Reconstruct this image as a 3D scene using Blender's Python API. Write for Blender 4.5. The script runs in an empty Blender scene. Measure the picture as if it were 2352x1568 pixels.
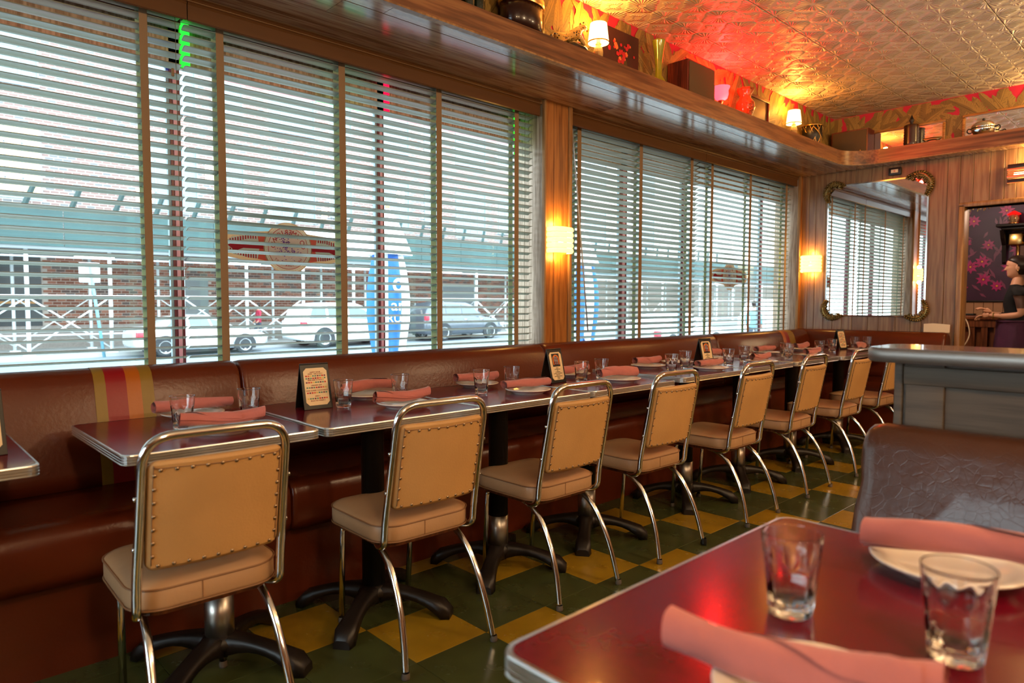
import bpy, bmesh, math, random
from mathutils import Vector, Matrix
S = bpy.context.scene
COL = S.collection
PI = math.pi
R = math.radians

# ------------------------------------------------------------------ camera
def make_camera():
    yaw, pitch, roll = R(46.548), R(-3.151), R(0.097)
    cy, sy, cp, sp = math.cos(yaw), math.sin(yaw), math.cos(pitch), math.sin(pitch)
    F = Vector((cy*cp, sy*cp, sp)); Rt = Vector((sy, -cy, 0)); U = Rt.cross(F)
    cr, sr = math.cos(roll), math.sin(roll)
    R2 = cr*Rt + sr*U; U2 = cr*U - sr*Rt
    M = Matrix(((R2.x, U2.x, -F.x, 0), (R2.y, U2.y, -F.y, 0), (R2.z, U2.z, -F.z, 1.1706), (0, 0, 0, 1)))
    c = bpy.data.cameras.new('camera'); c.lens = 1563*36/2352; c.sensor_width = 36
    c.clip_start = 0.02; c.clip_end = 300
    c.dof.use_dof = True; c.dof.focus_distance = 3.3; c.dof.aperture_fstop = 3.2
    o = bpy.data.objects.new('camera', c); COL.objects.link(o); o.matrix_world = M
    S.camera = o
make_camera()

# ------------------------------------------------------------------ world / exposure
S.view_settings.view_transform = 'Standard'; S.view_settings.look = 'None'
S.view_settings.exposure = 1.0; S.view_settings.gamma = 1.0; S.view_settings.use_curve_mapping = False
W = bpy.data.worlds.new('overcast_sky'); S.world = W; W.use_nodes = True
bg = W.node_tree.nodes['Background']; bg.inputs[0].default_value = (0.80, 0.93, 1.0, 1); bg.inputs[1].default_value = 4.8
cyc = S.cycles
cyc.max_bounces = 12; cyc.diffuse_bounces = 3; cyc.glossy_bounces = 4; cyc.transmission_bounces = 12
cyc.transparent_max_bounces = 20; cyc.caustics_reflective = False; cyc.caustics_refractive = False
cyc.sample_clamp_indirect = 6.0; cyc.adaptive_threshold = 0.02; cyc.use_denoising = True

def lamp(name, kind, loc, energy, color, size=0.05, rot=None, spot=None, blend=0.5, sizey=None):
    l = bpy.data.lights.new(name, kind); l.energy = energy; l.color = color
    if kind == 'AREA':
        l.size = size
        if sizey: l.shape = 'RECTANGLE'; l.size_y = sizey
    else: l.shadow_soft_size = size
    if kind == 'SPOT': l.spot_size = spot or R(90); l.spot_blend = blend
    o = bpy.data.objects.new(name, l); COL.objects.link(o); o.location = loc
    if rot: o.rotation_euler = rot
    return o
# added warm fill light from unseen ceiling lamps (their housings are built below)
CEIL_FILL_LAMPS = [(0.2, -0.9), (2.6, -0.7), (5.0, -0.6), (0.2, -2.8), (2.6, -2.8), (5.0, -2.8)]
for (x, y) in CEIL_FILL_LAMPS:
    lamp('ceiling_fill_light', 'POINT', (x, y, 2.52), 38, (1.0, 0.68, 0.38), 0.11)

# ------------------------------------------------------------------ materials
def lin(c):
    return tuple(((v/12.92) if v <= 0.04045 else ((v+0.055)/1.055)**2.4) for v in c)
def hexc(h):
    return lin(tuple(int(h[i:i+2], 16)/255 for i in (0, 2, 4)))+(1,)
MATS = {}
def mat(name, color, rough=0.5, metal=0.0, spec=0.5, emit=None, estr=0, trans=0, ior=1.45, coat=0, noise=None, bump=None, alpha=None, sheen=0, sss=0):
    m = bpy.data.materials.new(name); m.use_nodes = True; nt = m.node_tree; N = nt.nodes; L = nt.links
    b = N['Principled BSDF']
    if isinstance(color, str): color = hexc(color)
    b.inputs['Base Color'].default_value = color
    b.inputs['Roughness'].default_value = rough; b.inputs['Metallic'].default_value = metal
    b.inputs['Specular IOR Level'].default_value = spec; b.inputs['IOR'].default_value = ior
    b.inputs['Transmission Weight'].default_value = trans; b.inputs['Coat Weight'].default_value = coat
    b.inputs['Sheen Weight'].default_value = sheen
    if emit:
        b.inputs['Emission Color'].default_value = hexc(emit) if isinstance(emit, str) else emit
        b.inputs['Emission Strength'].default_value = estr
    tc = None
    if noise or bump:
        tc = N.new('ShaderNodeTexCoord')
    if noise:   # (scale, amount, stretch xyz)
        sc, amt = noise[0], noise[1]; st = noise[2] if len(noise) > 2 else (1, 1, 1)
        mp = N.new('ShaderNodeMapping'); mp.inputs['Scale'].default_value = st
        L.new(tc.outputs['Object'], mp.inputs[0])
        oi = N.new('ShaderNodeObjectInfo')
        n = N.new('ShaderNodeTexNoise'); n.noise_dimensions = '4D'; n.inputs['Scale'].default_value = sc; n.inputs['Detail'].default_value = 5
        mm = N.new('ShaderNodeMath'); mm.operation = 'MULTIPLY'; mm.inputs[1].default_value = 37.0
        L.new(oi.outputs['Random'], mm.inputs[0]); L.new(mm.outputs[0], n.inputs['W']); L.new(mp.outputs[0], n.inputs['Vector'])
        hsv = N.new('ShaderNodeHueSaturation'); hsv.inputs['Color'].default_value = color
        mr = N.new('ShaderNodeMapRange'); mr.inputs['From Min'].default_value = 0.3; mr.inputs['From Max'].default_value = 0.7
        mr.inputs['To Min'].default_value = 1-amt; mr.inputs['To Max'].default_value = 1+amt
        L.new(n.outputs['Fac'], mr.inputs[0]); L.new(mr.outputs[0], hsv.inputs['Value']); L.new(hsv.outputs[0], b.inputs['Base Color'])
    if bump:    # (scale, strength, distance)
        n2 = N.new('ShaderNodeTexNoise'); n2.inputs['Scale'].default_value = bump[0]; n2.inputs['Detail'].default_value = 4
        L.new(tc.outputs['Object'], n2.inputs['Vector'])
        bp = N.new('ShaderNodeBump'); bp.inputs['Strength'].default_value = bump[1]; bp.inputs['Distance'].default_value = bump[2]
        L.new(n2.outputs['Fac'], bp.inputs['Height']); L.new(bp.outputs[0], b.inputs['Normal'])
    MATS[name] = m
    return m

def wood(name, c1, c2, c3, rough=0.35, axis='x', scale=1.0, vary=0.25, knots=True):
    """laminate wood grain running along an object axis, each piece offset by its own random number"""
    m = bpy.data.materials.new(name); m.use_nodes = True; nt = m.node_tree; N = nt.nodes; L = nt.links
    b = N['Principled BSDF']; b.inputs['Roughness'].default_value = rough
    tc = N.new('ShaderNodeTexCoord'); oi = N.new('ShaderNodeObjectInfo')
    st = {'x': (0.55, 9, 9), 'y': (9, 0.55, 9), 'z': (9, 9, 0.55)}[axis]
    mp = N.new('ShaderNodeMapping'); mp.inputs['Scale'].default_value = tuple(v*scale for v in st)
    L.new(tc.outputs['Object'], mp.inputs[0])
    ml = N.new('ShaderNodeMath'); ml.operation = 'MULTIPLY'; ml.inputs[1].default_value = 53.0
    L.new(oi.outputs['Random'], ml.inputs[0])
    n = N.new('ShaderNodeTexNoise'); n.noise_dimensions = '4D'; n.inputs['Scale'].default_value = 1.1; n.inputs['Detail'].default_value = 2; n.inputs['Distortion'].default_value = 0.5
    L.new(mp.outputs[0], n.inputs['Vector']); L.new(ml.outputs[0], n.inputs['W'])
    # contour-like rings out of the broad noise
    k = N.new('ShaderNodeMath'); k.operation = 'MULTIPLY'; k.inputs[1].default_value = 17.0; L.new(n.outputs['Fac'], k.inputs[0])
    s = N.new('ShaderNodeMath'); s.operation = 'SINE'; L.new(k.outputs[0], s.inputs[0])
    n2 = N.new('ShaderNodeTexNoise'); n2.noise_dimensions = '4D'; n2.inputs['Scale'].default_value = 7.0; n2.inputs['Detail'].default_value = 6
    L.new(mp.outputs[0], n2.inputs['Vector']); L.new(ml.outputs[0], n2.inputs['W'])
    a = N.new('ShaderNodeMath'); a.operation = 'MULTIPLY_ADD'; a.inputs[1].default_value = 0.07; L.new(s.outputs[0], a.inputs[0]); L.new(n2.outputs['Fac'], a.inputs[2])
    a2 = N.new('ShaderNodeMath'); a2.operation = 'MULTIPLY_ADD'; a2.inputs[1].default_value = 0.75; L.new(n.outputs['Fac'], a2.inputs[0]); L.new(a.outputs[0], a2.inputs[2])
    r = N.new('ShaderNodeValToRGB'); e = r.color_ramp.elements
    e[0].position = 0.60; e[0].color = hexc(c1); e[1].position = 1.0; e[1].color = hexc(c3)
    mid = e.new(0.84); mid.color = hexc(c2)
    L.new(a2.outputs[0], r.inputs[0])
    hsv = N.new('ShaderNodeHueSaturation'); L.new(r.outputs[0], hsv.inputs['Color'])
    mr = N.new('ShaderNodeMapRange'); mr.inputs['To Min'].default_value = 1-vary; mr.inputs['To Max'].default_value = 1+vary
    L.new(oi.outputs['Random'], mr.inputs[0]); L.new(mr.outputs[0], hsv.inputs['Value'])
    L.new(hsv.outputs[0], b.inputs['Base Color'])
    MATS[name] = m
    return m

# woods
wood('wood_panel', '65442c', '80593a', '94704c', 0.38, 'z', 0.8, 0.14)
wood('wood_soffit', '5e3c28', '86604a', 'a58468', 0.16, 'x', 1.0, 0.22)
wood('wood_fascia', '4a2c18', '77492a', '96653e', 0.32, 'x', 0.8, 0.10)
wood('wood_fascia_y', '4a2c18', '77492a', '96653e', 0.32, 'y', 0.8, 0.10)
wood('wood_soffit_y', '54331f', '8a5c3a', 'ad8257', 0.2, 'y', 1.0, 0.18)
wood('wood_post', '5a3216', '87501f', 'a86c33', 0.38, 'z', 0.9, 0.08)
wood('wood_trim', '6e4a28', '8c6238', 'a87c4c', 0.4, 'z', 0.8, 0.05)
wood('wood_jamb', '6a5442', '8d7560', 'b09a86', 0.5, 'z', 1.4, 0.05)
wood('wood_red', '3c100b', '5c1a12', '742a1c', 0.35, 'z', 2.2, 0.05)
wood('wood_frame', '6b3f18', '9a6428', 'bd8540', 0.35, 'x', 2.0, 0.05)
wood('wood_counter', '3c1e10', '5e3018', '7a4424', 0.4, 'z', 1.2, 0.1)
wood('wood_grey', '3a2e24', '4c3e31', '5e4e3e', 0.6, 'y', 0.8, 0.06)
# leathers and fabrics
mat('leather', '5a2410', 0.27, spec=0.4, noise=(2.2, 0.16), bump=(70, 0.16, 0.004))
mat('leather_worn', '54301f', 0.30, spec=0.5, noise=(5, 0.2), bump=(14, 0.5, 0.006), coat=0.25)
mat('stripe_olive', '84651f', 0.38, bump=(70, 0.10, 0.004)); mat('stripe_red', '860c17', 0.34, bump=(70, 0.10, 0.004)); mat('stripe_orange', 'a8570e', 0.34, bump=(70, 0.10, 0.004))
mat('vinyl_back', 'c0935c', 0.55, noise=(5, 0.10), bump=(160, 0.35, 0.002))
mat('vinyl_back_worn', 'b5783f', 0.55, noise=(7, 0.16), bump=(160, 0.35, 0.002))
mat('vinyl_seat', 'b08a66', 0.42, noise=(4, 0.10), bump=(60, 0.25, 0.003))
mat('piping', '8a6446', 0.5)
mat('napkin', 'b96e68', 0.85, spec=0.2, sheen=0.3, noise=(14, 0.08), bump=(38, 0.45, 0.005))
mat('porcelain', 'efe6dc', 0.14)
mat('chrome', (0.76, 0.77, 0.78, 1), 0.13, metal=1.0, noise=(12, 0.10))
mat('steel', (0.50, 0.46, 0.42, 1), 0.35, metal=1.0)
mat('alu', (0.74, 0.74, 0.73, 1), 0.30, metal=1.0, noise=(18, 0.10))
mat('copper', (0.55, 0.30, 0.14, 1), 0.35, metal=1.0); mat('brass', (0.75, 0.48, 0.16, 1), 0.25, metal=1.0)
mat('brass_dark', (0.30, 0.19, 0.07, 1), 0.32, metal=1.0)
mat('nail', (0.38, 0.27, 0.17, 1), 0.30, metal=1.0)
mat('iron', '1a1310', 0.42, noise=(9, 0.3)); mat('black', '0c0b0a', 0.45); mat('rubber', '5f554c', 0.6)
mat('card_black', '120f0d', 0.4); mat('card_cream', 'ecd2a8', 0.6)
mat('glass', (1, 1, 1, 1), 0.0, trans=1.0, ior=1.46)
mat('mirror', (0.92, 0.92, 0.90, 1), 0.01, metal=1.0)
mat('slat', '949c90', 0.38, spec=0.4); mat('tape', '8a6f52', 0.8); mat('tape_daylit', 'a9c4a4', 0.85); mat('cord', '6a6a5c', 0.8); mat('valance', '5c3a1c', 0.30, noise=(3, 0.1, (1, 8, 8)))  # rear tape and rungs: daylight mixed into their pale green
mat('plastic_clear', (0.9, 0.9, 0.9, 1), 0.15, trans=0.6)
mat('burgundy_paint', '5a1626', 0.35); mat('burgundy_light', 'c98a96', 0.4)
def laminate():
    m = mat('laminate', '620a1d', 0.19, spec=0.6, noise=(60, 0.10), coat=0.12); return m
laminate()
mat('paper', 'e6cfae', 0.8)
# floor tiles
mat('tile_yellow', '94741c', 0.20, spec=0.5, noise=(7, 0.13)); mat('tile_green', '3f4526', 0.17, spec=0.5, noise=(6, 0.18)); mat('tile_joint', '1c1c12', 0.6)
for nm in ('tile_yellow', 'tile_green'):   # worn, wavy wax
    m = MATS[nm]; N = m.node_tree.nodes; L = m.node_tree.links
    tc = N.new('ShaderNodeTexCoord'); n = N.new('ShaderNodeTexNoise'); n.inputs['Scale'].default_value = 9; n.inputs['Detail'].default_value = 4
    L.new(tc.outputs['Object'], n.inputs['Vector']); mr = N.new('ShaderNodeMapRange'); mr.inputs['To Min'].default_value = 0.10; mr.inputs['To Max'].default_value = 0.38
    L.new(n.outputs['Fac'], mr.inputs[0]); L.new(mr.outputs[0], N['Principled BSDF'].inputs['Roughness'])
    bp = N.new('ShaderNodeBump'); bp.inputs['Strength'].default_value = 0.12; bp.inputs['Distance'].default_value = 0.004
    L.new(n.outputs['Fac'], bp.inputs['Height']); L.new(bp.outputs[0], N['Principled BSDF'].inputs['Normal'])

m = MATS['leather_worn']; N = m.node_tree.nodes; L = m.node_tree.links     # cracked, creased leather
tc = N.new('ShaderNodeTexCoord'); ns = N.new('ShaderNodeTexNoise'); ns.inputs['Scale'].default_value = 6; L.new(tc.outputs['Object'], ns.inputs['Vector'])
mxv = N.new('ShaderNodeMix'); mxv.data_type = 'VECTOR'; mxv.inputs[0].default_value = 0.12; L.new(tc.outputs['Object'], mxv.inputs[4]); L.new(ns.outputs['Color'], mxv.inputs[5])
vo = N.new('ShaderNodeTexVoronoi'); vo.feature = 'DISTANCE_TO_EDGE'; vo.inputs['Scale'].default_value = 42; L.new(mxv.outputs[1], vo.inputs['Vector'])
mr = N.new('ShaderNodeMapRange'); mr.inputs['From Max'].default_value = 0.05; L.new(vo.outputs['Distance'], mr.inputs[0])
b2_ = N.new('ShaderNodeBump'); b2_.inputs['Strength'].default_value = 0.20; b2_.inputs['Distance'].default_value = 0.0012; L.new(mr.outputs[0], b2_.inputs['Height'])
bs = [n for n in N if n.type == 'BUMP' and n != b2_][0]; L.new(bs.outputs[0], b2_.inputs['Normal']); L.new(b2_.outputs[0], N['Principled BSDF'].inputs['Normal'])

def glow(name, color, strength):
    m = bpy.data.materials.new(name); m.use_nodes = True; N = m.node_tree.nodes; N.clear()
    e = N.new('ShaderNodeEmission'); e.inputs[0].default_value = hexc(color); e.inputs[1].default_value = strength
    o = N.new('ShaderNodeOutputMaterial'); m.node_tree.links.new(e.outputs[0], o.inputs[0]); MATS[name] = m
glow('neon_green', '20ff30', 1.3); glow('neon_red', 'ff1038', 1.3); glow('neon_blue', '4040ff', 0.9); glow('neon_pink', 'ff5080', 1.1)
glow('tube_white', 'fff4dc', 6.0); glow('ceiling_globe', 'ffd9a0', 3.0); glow('bulb', 'ffd890', 14.0)
def shade(name, base, emit, strength):
    mat(name, base, 0.7, emit=emit, estr=strength)
shade('shade_warm', 'fff0cc', 'ffd884', 3.2); shade('shade_pink', 'ff8090', 'ff3a48', 2.2); shade('sconce_shade', 'fff0c8', 'ffc65a', 2.2)
shade('sconce_shade_dim', 'd8b880', 'ffb040', 0.7)

def pane_mat():
    m = bpy.data.materials.new('window_glass'); m.use_nodes = True; N = m.node_tree.nodes; L = m.node_tree.links; N.clear()
    t = N.new('ShaderNodeBsdfTransparent'); t.inputs[0].default_value = (0.93, 0.97, 0.97, 1)
    g = N.new('ShaderNodeBsdfGlossy'); g.inputs['Roughness'].default_value = 0.0
    lw = N.new('ShaderNodeLayerWeight'); lw.inputs[0].default_value = 0.5
    pw = N.new('ShaderNodeMath'); pw.operation = 'POWER'; pw.inputs[1].default_value = 5.0; L.new(lw.outputs['Facing'], pw.inputs[0])
    fr = N.new('ShaderNodeMath'); fr.operation = 'MULTIPLY_ADD'; fr.inputs[1].default_value = 0.95; fr.inputs[2].default_value = 0.03; L.new(pw.outputs[0], fr.inputs[0])
    mx = N.new('ShaderNodeMixShader'); o = N.new('ShaderNodeOutputMaterial')
    L.new(fr.outputs[0], mx.inputs[0]); L.new(t.outputs[0], mx.inputs[1]); L.new(g.outputs[0], mx.inputs[2]); L.new(mx.outputs[0], o.inputs[0])
    MATS['window_glass'] = m
pane_mat()

def ceiling_mat():
    """pressed tin: starbursts on a 0.2465 m lattice as relief"""
    m = mat('pressed_tin', 'e2d0b4', 0.42, spec=0.5); N = m.node_tree.nodes; L = m.node_tree.links
    tc = N.new('ShaderNodeTexCoord'); sp = N.new('ShaderNodeSeparateXYZ'); L.new(tc.outputs['Object'], sp.inputs[0])
    def M(op, a, b=None, c=None):
        n = N.new('ShaderNodeMath'); n.operation = op
        for i, v in enumerate((a, b, c)):
            if v is None: continue
            if isinstance(v, (int, float)): n.inputs[i].default_value = v
            else: L.new(v, n.inputs[i])
        return n.outputs[0]
    P = 0.2465
    def burst(ox, oy, rmax, nray):
        u = M('SUBTRACT', M('FRACT', M('ADD', M('DIVIDE', sp.outputs[0], P), 0.5+ox+100)), 0.5)
        v = M('SUBTRACT', M('FRACT', M('ADD', M('DIVIDE', sp.outputs[1], P), 0.5+oy+100)), 0.5)
        r = M('SQRT', M('ADD', M('MULTIPLY', u, u), M('MULTIPLY', v, v)))
        th = M('ARCTAN2', v, u)
        ray = M('POWER', M('ABSOLUTE', M('SINE', M('MULTIPLY', th, nray/2))), 0.6)
        lobes = M('MULTIPLY_ADD', M('COSINE', M('MULTIPLY', th, 4)), 0.06, rmax)
        f1 = N.new('ShaderNodeMapRange'); f1.interpolation_type = 'SMOOTHSTEP'; L.new(M('SUBTRACT', r, lobes), f1.inputs[0])
        f1.inputs['From Min'].default_value = -0.06; f1.inputs['From Max'].default_value = 0.02; f1.inputs['To Min'].default_value = 1; f1.inputs['To Max'].default_value = 0
        f2 = N.new('ShaderNodeMapRange'); f2.interpolation_type = 'SMOOTHSTEP'; L.new(r, f2.inputs[0])
        f2.inputs['From Min'].default_value = 0.07; f2.inputs['From Max'].default_value = 0.12
        dome = M('MULTIPLY', M('SUBTRACT', rmax, M('MINIMUM', r, rmax)), 0.9)
        return M('ADD', M('MULTIPLY', M('MULTIPLY', ray, f1.outputs[0]), f2.outputs[0]), dome)
    h = M('ADD', burst(0, 0, 0.43, 24), M('MULTIPLY', burst(0.5, 0.5, 0.22, 16), 0.5))
    bp = N.new('ShaderNodeBump'); bp.inputs['Strength'].default_value = 1.0; bp.inputs['Distance'].default_value = 0.016
    L.new(h, bp.inputs['Height']); L.new(bp.outputs[0], N['Principled BSDF'].inputs['Normal'])
ceiling_mat()

def brick_mat(name, c1, c2, mortar, sc, alongx=True, bw=0.203, bh=0.068, ms=0.012):
    m = mat(name, c1, 0.85, spec=0.2); N = m.node_tree.nodes; L = m.node_tree.links
    tc = N.new('ShaderNodeTexCoord'); sp = N.new('ShaderNodeSeparateXYZ'); L.new(tc.outputs['Object'], sp.inputs[0])
    cb = N.new('ShaderNodeCombineXYZ'); L.new(sp.outputs[0], cb.inputs[0]); L.new(sp.outputs[2], cb.inputs[1])
    br = N.new('ShaderNodeTexBrick'); L.new(cb.outputs[0], br.inputs['Vector'])
    br.inputs['Color1'].default_value = hexc(c1); br.inputs['Color2'].default_value = hexc(c2); br.inputs['Mortar'].default_value = hexc(mortar)
    br.inputs['Scale'].default_value = 1.0; br.inputs['Brick Width'].default_value = bw; br.inputs['Row Height'].default_value = bh; br.inputs['Mortar Size'].default_value = ms
    n = N.new('ShaderNodeTexNoise'); n.inputs['Scale'].default_value = 3.1; L.new(cb.outputs[0], n.inputs['Vector'])
    hs = N.new('ShaderNodeHueSaturation'); mr = N.new('ShaderNodeMapRange'); mr.inputs['To Min'].default_value = 0.7; mr.inputs['To Max'].default_value = 1.3
    L.new(n.outputs['Fac'], mr.inputs[0]); L.new(mr.outputs[0], hs.inputs['Value']); L.new(br.outputs['Color'], hs.inputs['Color']); L.new(hs.outputs[0], N['Principled BSDF'].inputs['Base Color'])
brick_mat('brick_far', '8a5848', '5c4a48', 'b8aaa0', 1, bw=0.30, bh=0.115, ms=0.022)
brick_mat('brick_pale', 'b89a90', 'a09a9a', 'dcd6d2', 1, bw=0.30, bh=0.115, ms=0.022)
mat('mortar', 'b0a49a', 0.9); mat('brick_a', '6e4030', 0.85); mat('brick_b', '544440', 0.85); mat('brick_c', '8c5a48', 0.85); mat('brick_d', '7c6460', 0.85); mat('brick_e', '6c6a6c', 0.85); mat('mortar_pale', 'd4cec8', 0.9); mat('asphalt', '6f7880', 0.8, noise=(1.2, 0.1)); mat('concrete', 'a8a9a8', 0.85, noise=(2, 0.08)); mat('granite', '8a827c', 0.8, noise=(20, 0.15))
mat('hoarding', '2c4848', 0.6, noise=(0.6, 0.22)); mat('outrigger', '183434', 0.6); mat('white_steel', 'd8dee0', 0.5); mat('shed_wood', '7a7f80', 0.8)
mat('far_glass', '6c8494', 0.12, spec=0.8); mat('far_frame', '8a9aa4', 0.6); mat('storefront', '31383a', 0.3)
mat('car_white', 'e6eaec', 0.22, coat=0.6); mat('car_silver', 'c2c9cd', 0.25, metal=0.3, coat=0.5); mat('car_grey', '50565e', 0.25, metal=0.4, coat=0.6)
mat('car_glass', '4d5c64', 0.08, spec=0.8); mat('tyre', '2e3236', 0.7); mat('rim', 'd2d6d8', 0.3, metal=0.4); mat('red_lens', 'c03040', 0.3); mat('car_dark', '22262a', 0.6)
mat('canvas_blue', '1f62b8', 0.7, noise=(5, 0.12)); mat('canvas_white', 'e8eef2', 0.7); mat('print_white', 'f4f7f8', 0.7); mat('pole_wood', 'c79a68', 0.6)
mat('skin', 'cf9a7c', 0.5, spec=0.35); mat('hair', '22120c', 0.45); mat('shirt_black', '0d0d10', 0.85); mat('apron', '4a2240', 0.75, noise=(9, 0.2)); mat('tattoo', '5a4038', 0.55); mat('lips', '9a4a44', 0.45); mat('eye_white', 'd8d0c8', 0.3)
mat('coat_red', 'a83048', 0.8); mat('coat_blue', '6fa6b8', 0.8); mat('trousers', '3a4250', 0.8); mat('skin_far', 'b88a74', 0.6)
mat('cap_brown', '5a3e30', 0.22, coat=0.3); mat('cap_metal', (0.26, 0.23, 0.21, 1), 0.40, metal=0.8); mat('wall_paint', '8a6a48', 0.7)
mat('paper_pink', 'c01c3c', 0.6); mat('leaf_tan', '9a7a3c', 0.6, noise=(10, 0.14)); mat('leaf_dark', '5a4a24', 0.6); mat('leaf_mid', '7e6330', 0.6, noise=(10, 0.12)); mat('leaf_vein', '45381c', 0.6)
# ------------------------------------------------------------------ mesh helpers
class MB:
    def __init__(s): s.v = []; s.f = []; s.m = []; s.sm = []
    def add(s, vs, fs, mi=0, smooth=False):
        o = len(s.v); s.v += [tuple(p) for p in vs]
        for f in fs: s.f.append(tuple(i+o for i in f)); s.m.append(mi); s.sm.append(smooth)
        return s
    def box(s, c, d, mi=0, rz=0, M=None):
        x, y, z = d[0]/2, d[1]/2, d[2]/2
        vs = [Vector((a*x, b*y, e*z)) for e in (-1, 1) for b in (-1, 1) for a in (-1, 1)]
        if rz: q = Matrix.Rotation(rz, 3, 'Z'); vs = [q @ p for p in vs]
        if M: vs = [M @ p for p in vs]
        vs = [p+Vector(c) for p in vs]
        return s.add(vs, [(0, 2, 3, 1), (4, 5, 7, 6), (0, 1, 5, 4), (2, 6, 7, 3), (0, 4, 6, 2), (1, 3, 7, 5)], mi)
    def b2(s, lo, hi, mi=0):
        return s.box([(a+b)/2 for a, b in zip(lo, hi)], [b-a for a, b in zip(lo, hi)], mi)
    def rbox(s, c, d, r, mi=0, seg=2, M=None, smooth=True):
        bm = bmesh.new(); bmesh.ops.create_cube(bm, size=1)
        for v in bm.verts: v.co = Vector((v.co.x*d[0], v.co.y*d[1], v.co.z*d[2]))
        bmesh.ops.bevel(bm, geom=bm.edges[:], offset=min(r, min(d)*0.499), segments=seg, profile=0.5, affect='EDGES')
        vs = [v.co.copy() for v in bm.verts]
        if M: vs = [M @ p for p in vs]
        vs = [p+Vector(c) for p in vs]
        fs = [[v.index for v in f.verts] for f in bm.faces]; bm.free()
        return s.add(vs, fs, mi, smooth)
    def loft(s, rings, mi=0, closed=True, cap=True, smooth=True, loop=False):
        n = len(rings[0]); vs = [p for r in rings for p in r]; fs = []
        K = len(rings)
        for i in range(K if loop else K-1):
            j2 = (i+1) % K
            for j in range(n if closed else n-1):
                k = (j+1) % n; fs.append((i*n+j, i*n+k, j2*n+k, j2*n+j))
        s.add(vs, fs, mi, smooth)
        if cap and closed and not loop:
            s.add(rings[0], [tuple(range(n-1, -1, -1))], mi, False); s.add(rings[-1], [tuple(range(n))], mi, False)
        return s
    def tube(s, pts, r, n=10, mi=0, cap=True, smooth=True, loop=False):
        P = [Vector(p) for p in pts]; K = len(P)
        rr = r if isinstance(r, (list, tuple)) else [r]*K
        rings = []; up = None
        for i in range(K):
            if loop: t = (P[(i+1) % K]-P[i-1]).normalized()
            else: t = (P[min(i+1, K-1)]-P[max(i-1, 0)]).normalized()
            if up is None: up = Vector((0, 0, 1)) if abs(t.z) < 0.9 else Vector((1, 0, 0))
            a = up - t*up.dot(t)
            if a.length < 1e-5: a = Vector((1, 0, 0)) - t*t.x
            a.normalize(); up = a; b = t.cross(a)
            rings.append([P[i]+(a*math.cos(q)+b*math.sin(q))*rr[i] for q in [2*PI*k/n for k in range(n)]])
        return s.loft(rings, mi, True, cap, smooth, loop)
    def lathe(s, prof, n=24, c=(0, 0, 0), mi=0, smooth=True, fn=None, cap=False):
        rings = []
        for (r, z) in prof:
            rings.append([(c[0]+r*(fn(q, z) if fn else 1)*math.cos(q), c[1]+r*(fn(q, z) if fn else 1)*math.sin(q), c[2]+z) for q in [2*PI*k/n for k in range(n)]])
        return s.loft(rings, mi, True, cap, smooth)
    def prism(s, poly, z0, z1, mi=0, ax='z', smooth=False):
        """extrude a 2-D polygon; ax = axis of extrusion; poly is in the other two axes in order"""
        def P(a, b, c): return {'z': (a, b, c), 'y': (a, c, b), 'x': (c, a, b)}[ax]
        n = len(poly); A = [P(a, b, z0) for a, b in poly]; B = [P(a, b, z1) for a, b in poly]
        s.add(A+B, [(i, (i+1) % n, n+(i+1) % n, n+i) for i in range(n)], mi, smooth)
        s.add(A, [tuple(range(n-1, -1, -1))], mi); s.add(B, [tuple(range(n))], mi)
        return s
    def sphere(s, c, r, mi=0, nu=12, nv=8, sc=(1, 1, 1)):
        prof = [(math.sin(PI*i/nv), -math.cos(PI*i/nv)) for i in range(nv+1)]
        rings = [[(c[0]+r*sc[0]*a*math.cos(q), c[1]+r*sc[1]*a*math.sin(q), c[2]+r*sc[2]*b) for q in [2*PI*k/nu for k in range(nu)]] for a, b in prof]
        return s.loft(rings, mi, True, False, True)
    def xform(s, M): s.v = [tuple(M @ Vector(p)) for p in s.v]; return s
    def merge(s, o, mi=None):
        k = len(s.v); s.v += o.v
        for f, m, q in zip(o.f, o.m, o.sm): s.f.append(tuple(i+k for i in f)); s.m.append(m if mi is None else mi); s.sm.append(q)
        return s
    def mesh(s, name, mats):
        me = bpy.data.meshes.new(name); me.from_pydata(s.v, [], s.f)
        if not isinstance(mats, (list, tuple)): mats = [mats]
        for m in mats: me.materials.append(MATS[m])
        me.polygons.foreach_set('material_index', s.m); me.polygons.foreach_set('use_smooth', s.sm); me.validate(); me.update()
        bm = bmesh.new(); bm.from_mesh(me); bmesh.ops.remove_doubles(bm, verts=bm.verts, dist=1e-6)
        bmesh.ops.recalc_face_normals(bm, faces=bm.faces); bm.to_mesh(me); bm.free()
        return me
    def build(s, name, mats, parent=None, loc=None, rot=None, **kw):
        return obj(name, s.mesh(name, mats), parent, loc, rot, **kw)

def obj(name, me, parent=None, loc=None, rot=None, label=None, cat=None, group=None, kind=None):
    o = bpy.data.objects.new(name, me); COL.objects.link(o)
    if parent: o.parent = parent
    if loc is not None: o.location = loc
    if rot is not None: o.rotation_euler = rot
    if label: o['label'] = label
    if cat: o['category'] = cat
    if group: o['group'] = group
    if kind: o['kind'] = kind
    return o
def thing(name, label, cat, loc=(0, 0, 0), rz=0, group=None):
    o = bpy.data.objects.new(name, None); COL.objects.link(o); o.empty_display_size = 0.05
    o.location = loc; o.rotation_euler = (0, 0, rz); o['label'] = label; o['category'] = cat
    if group: o['group'] = group
    return o
def copy_tree(o, parent=None, loc=None, rz=None, label=None):
    c = o.copy(); COL.objects.link(c)
    if parent is not None: c.parent = parent
    if loc is not None: c.location = loc
    if rz is not None: c.rotation_euler = (0, 0, rz)
    if label: c['label'] = label
    for ch in list(o.children): copy_tree(ch, c)
    return c

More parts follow.
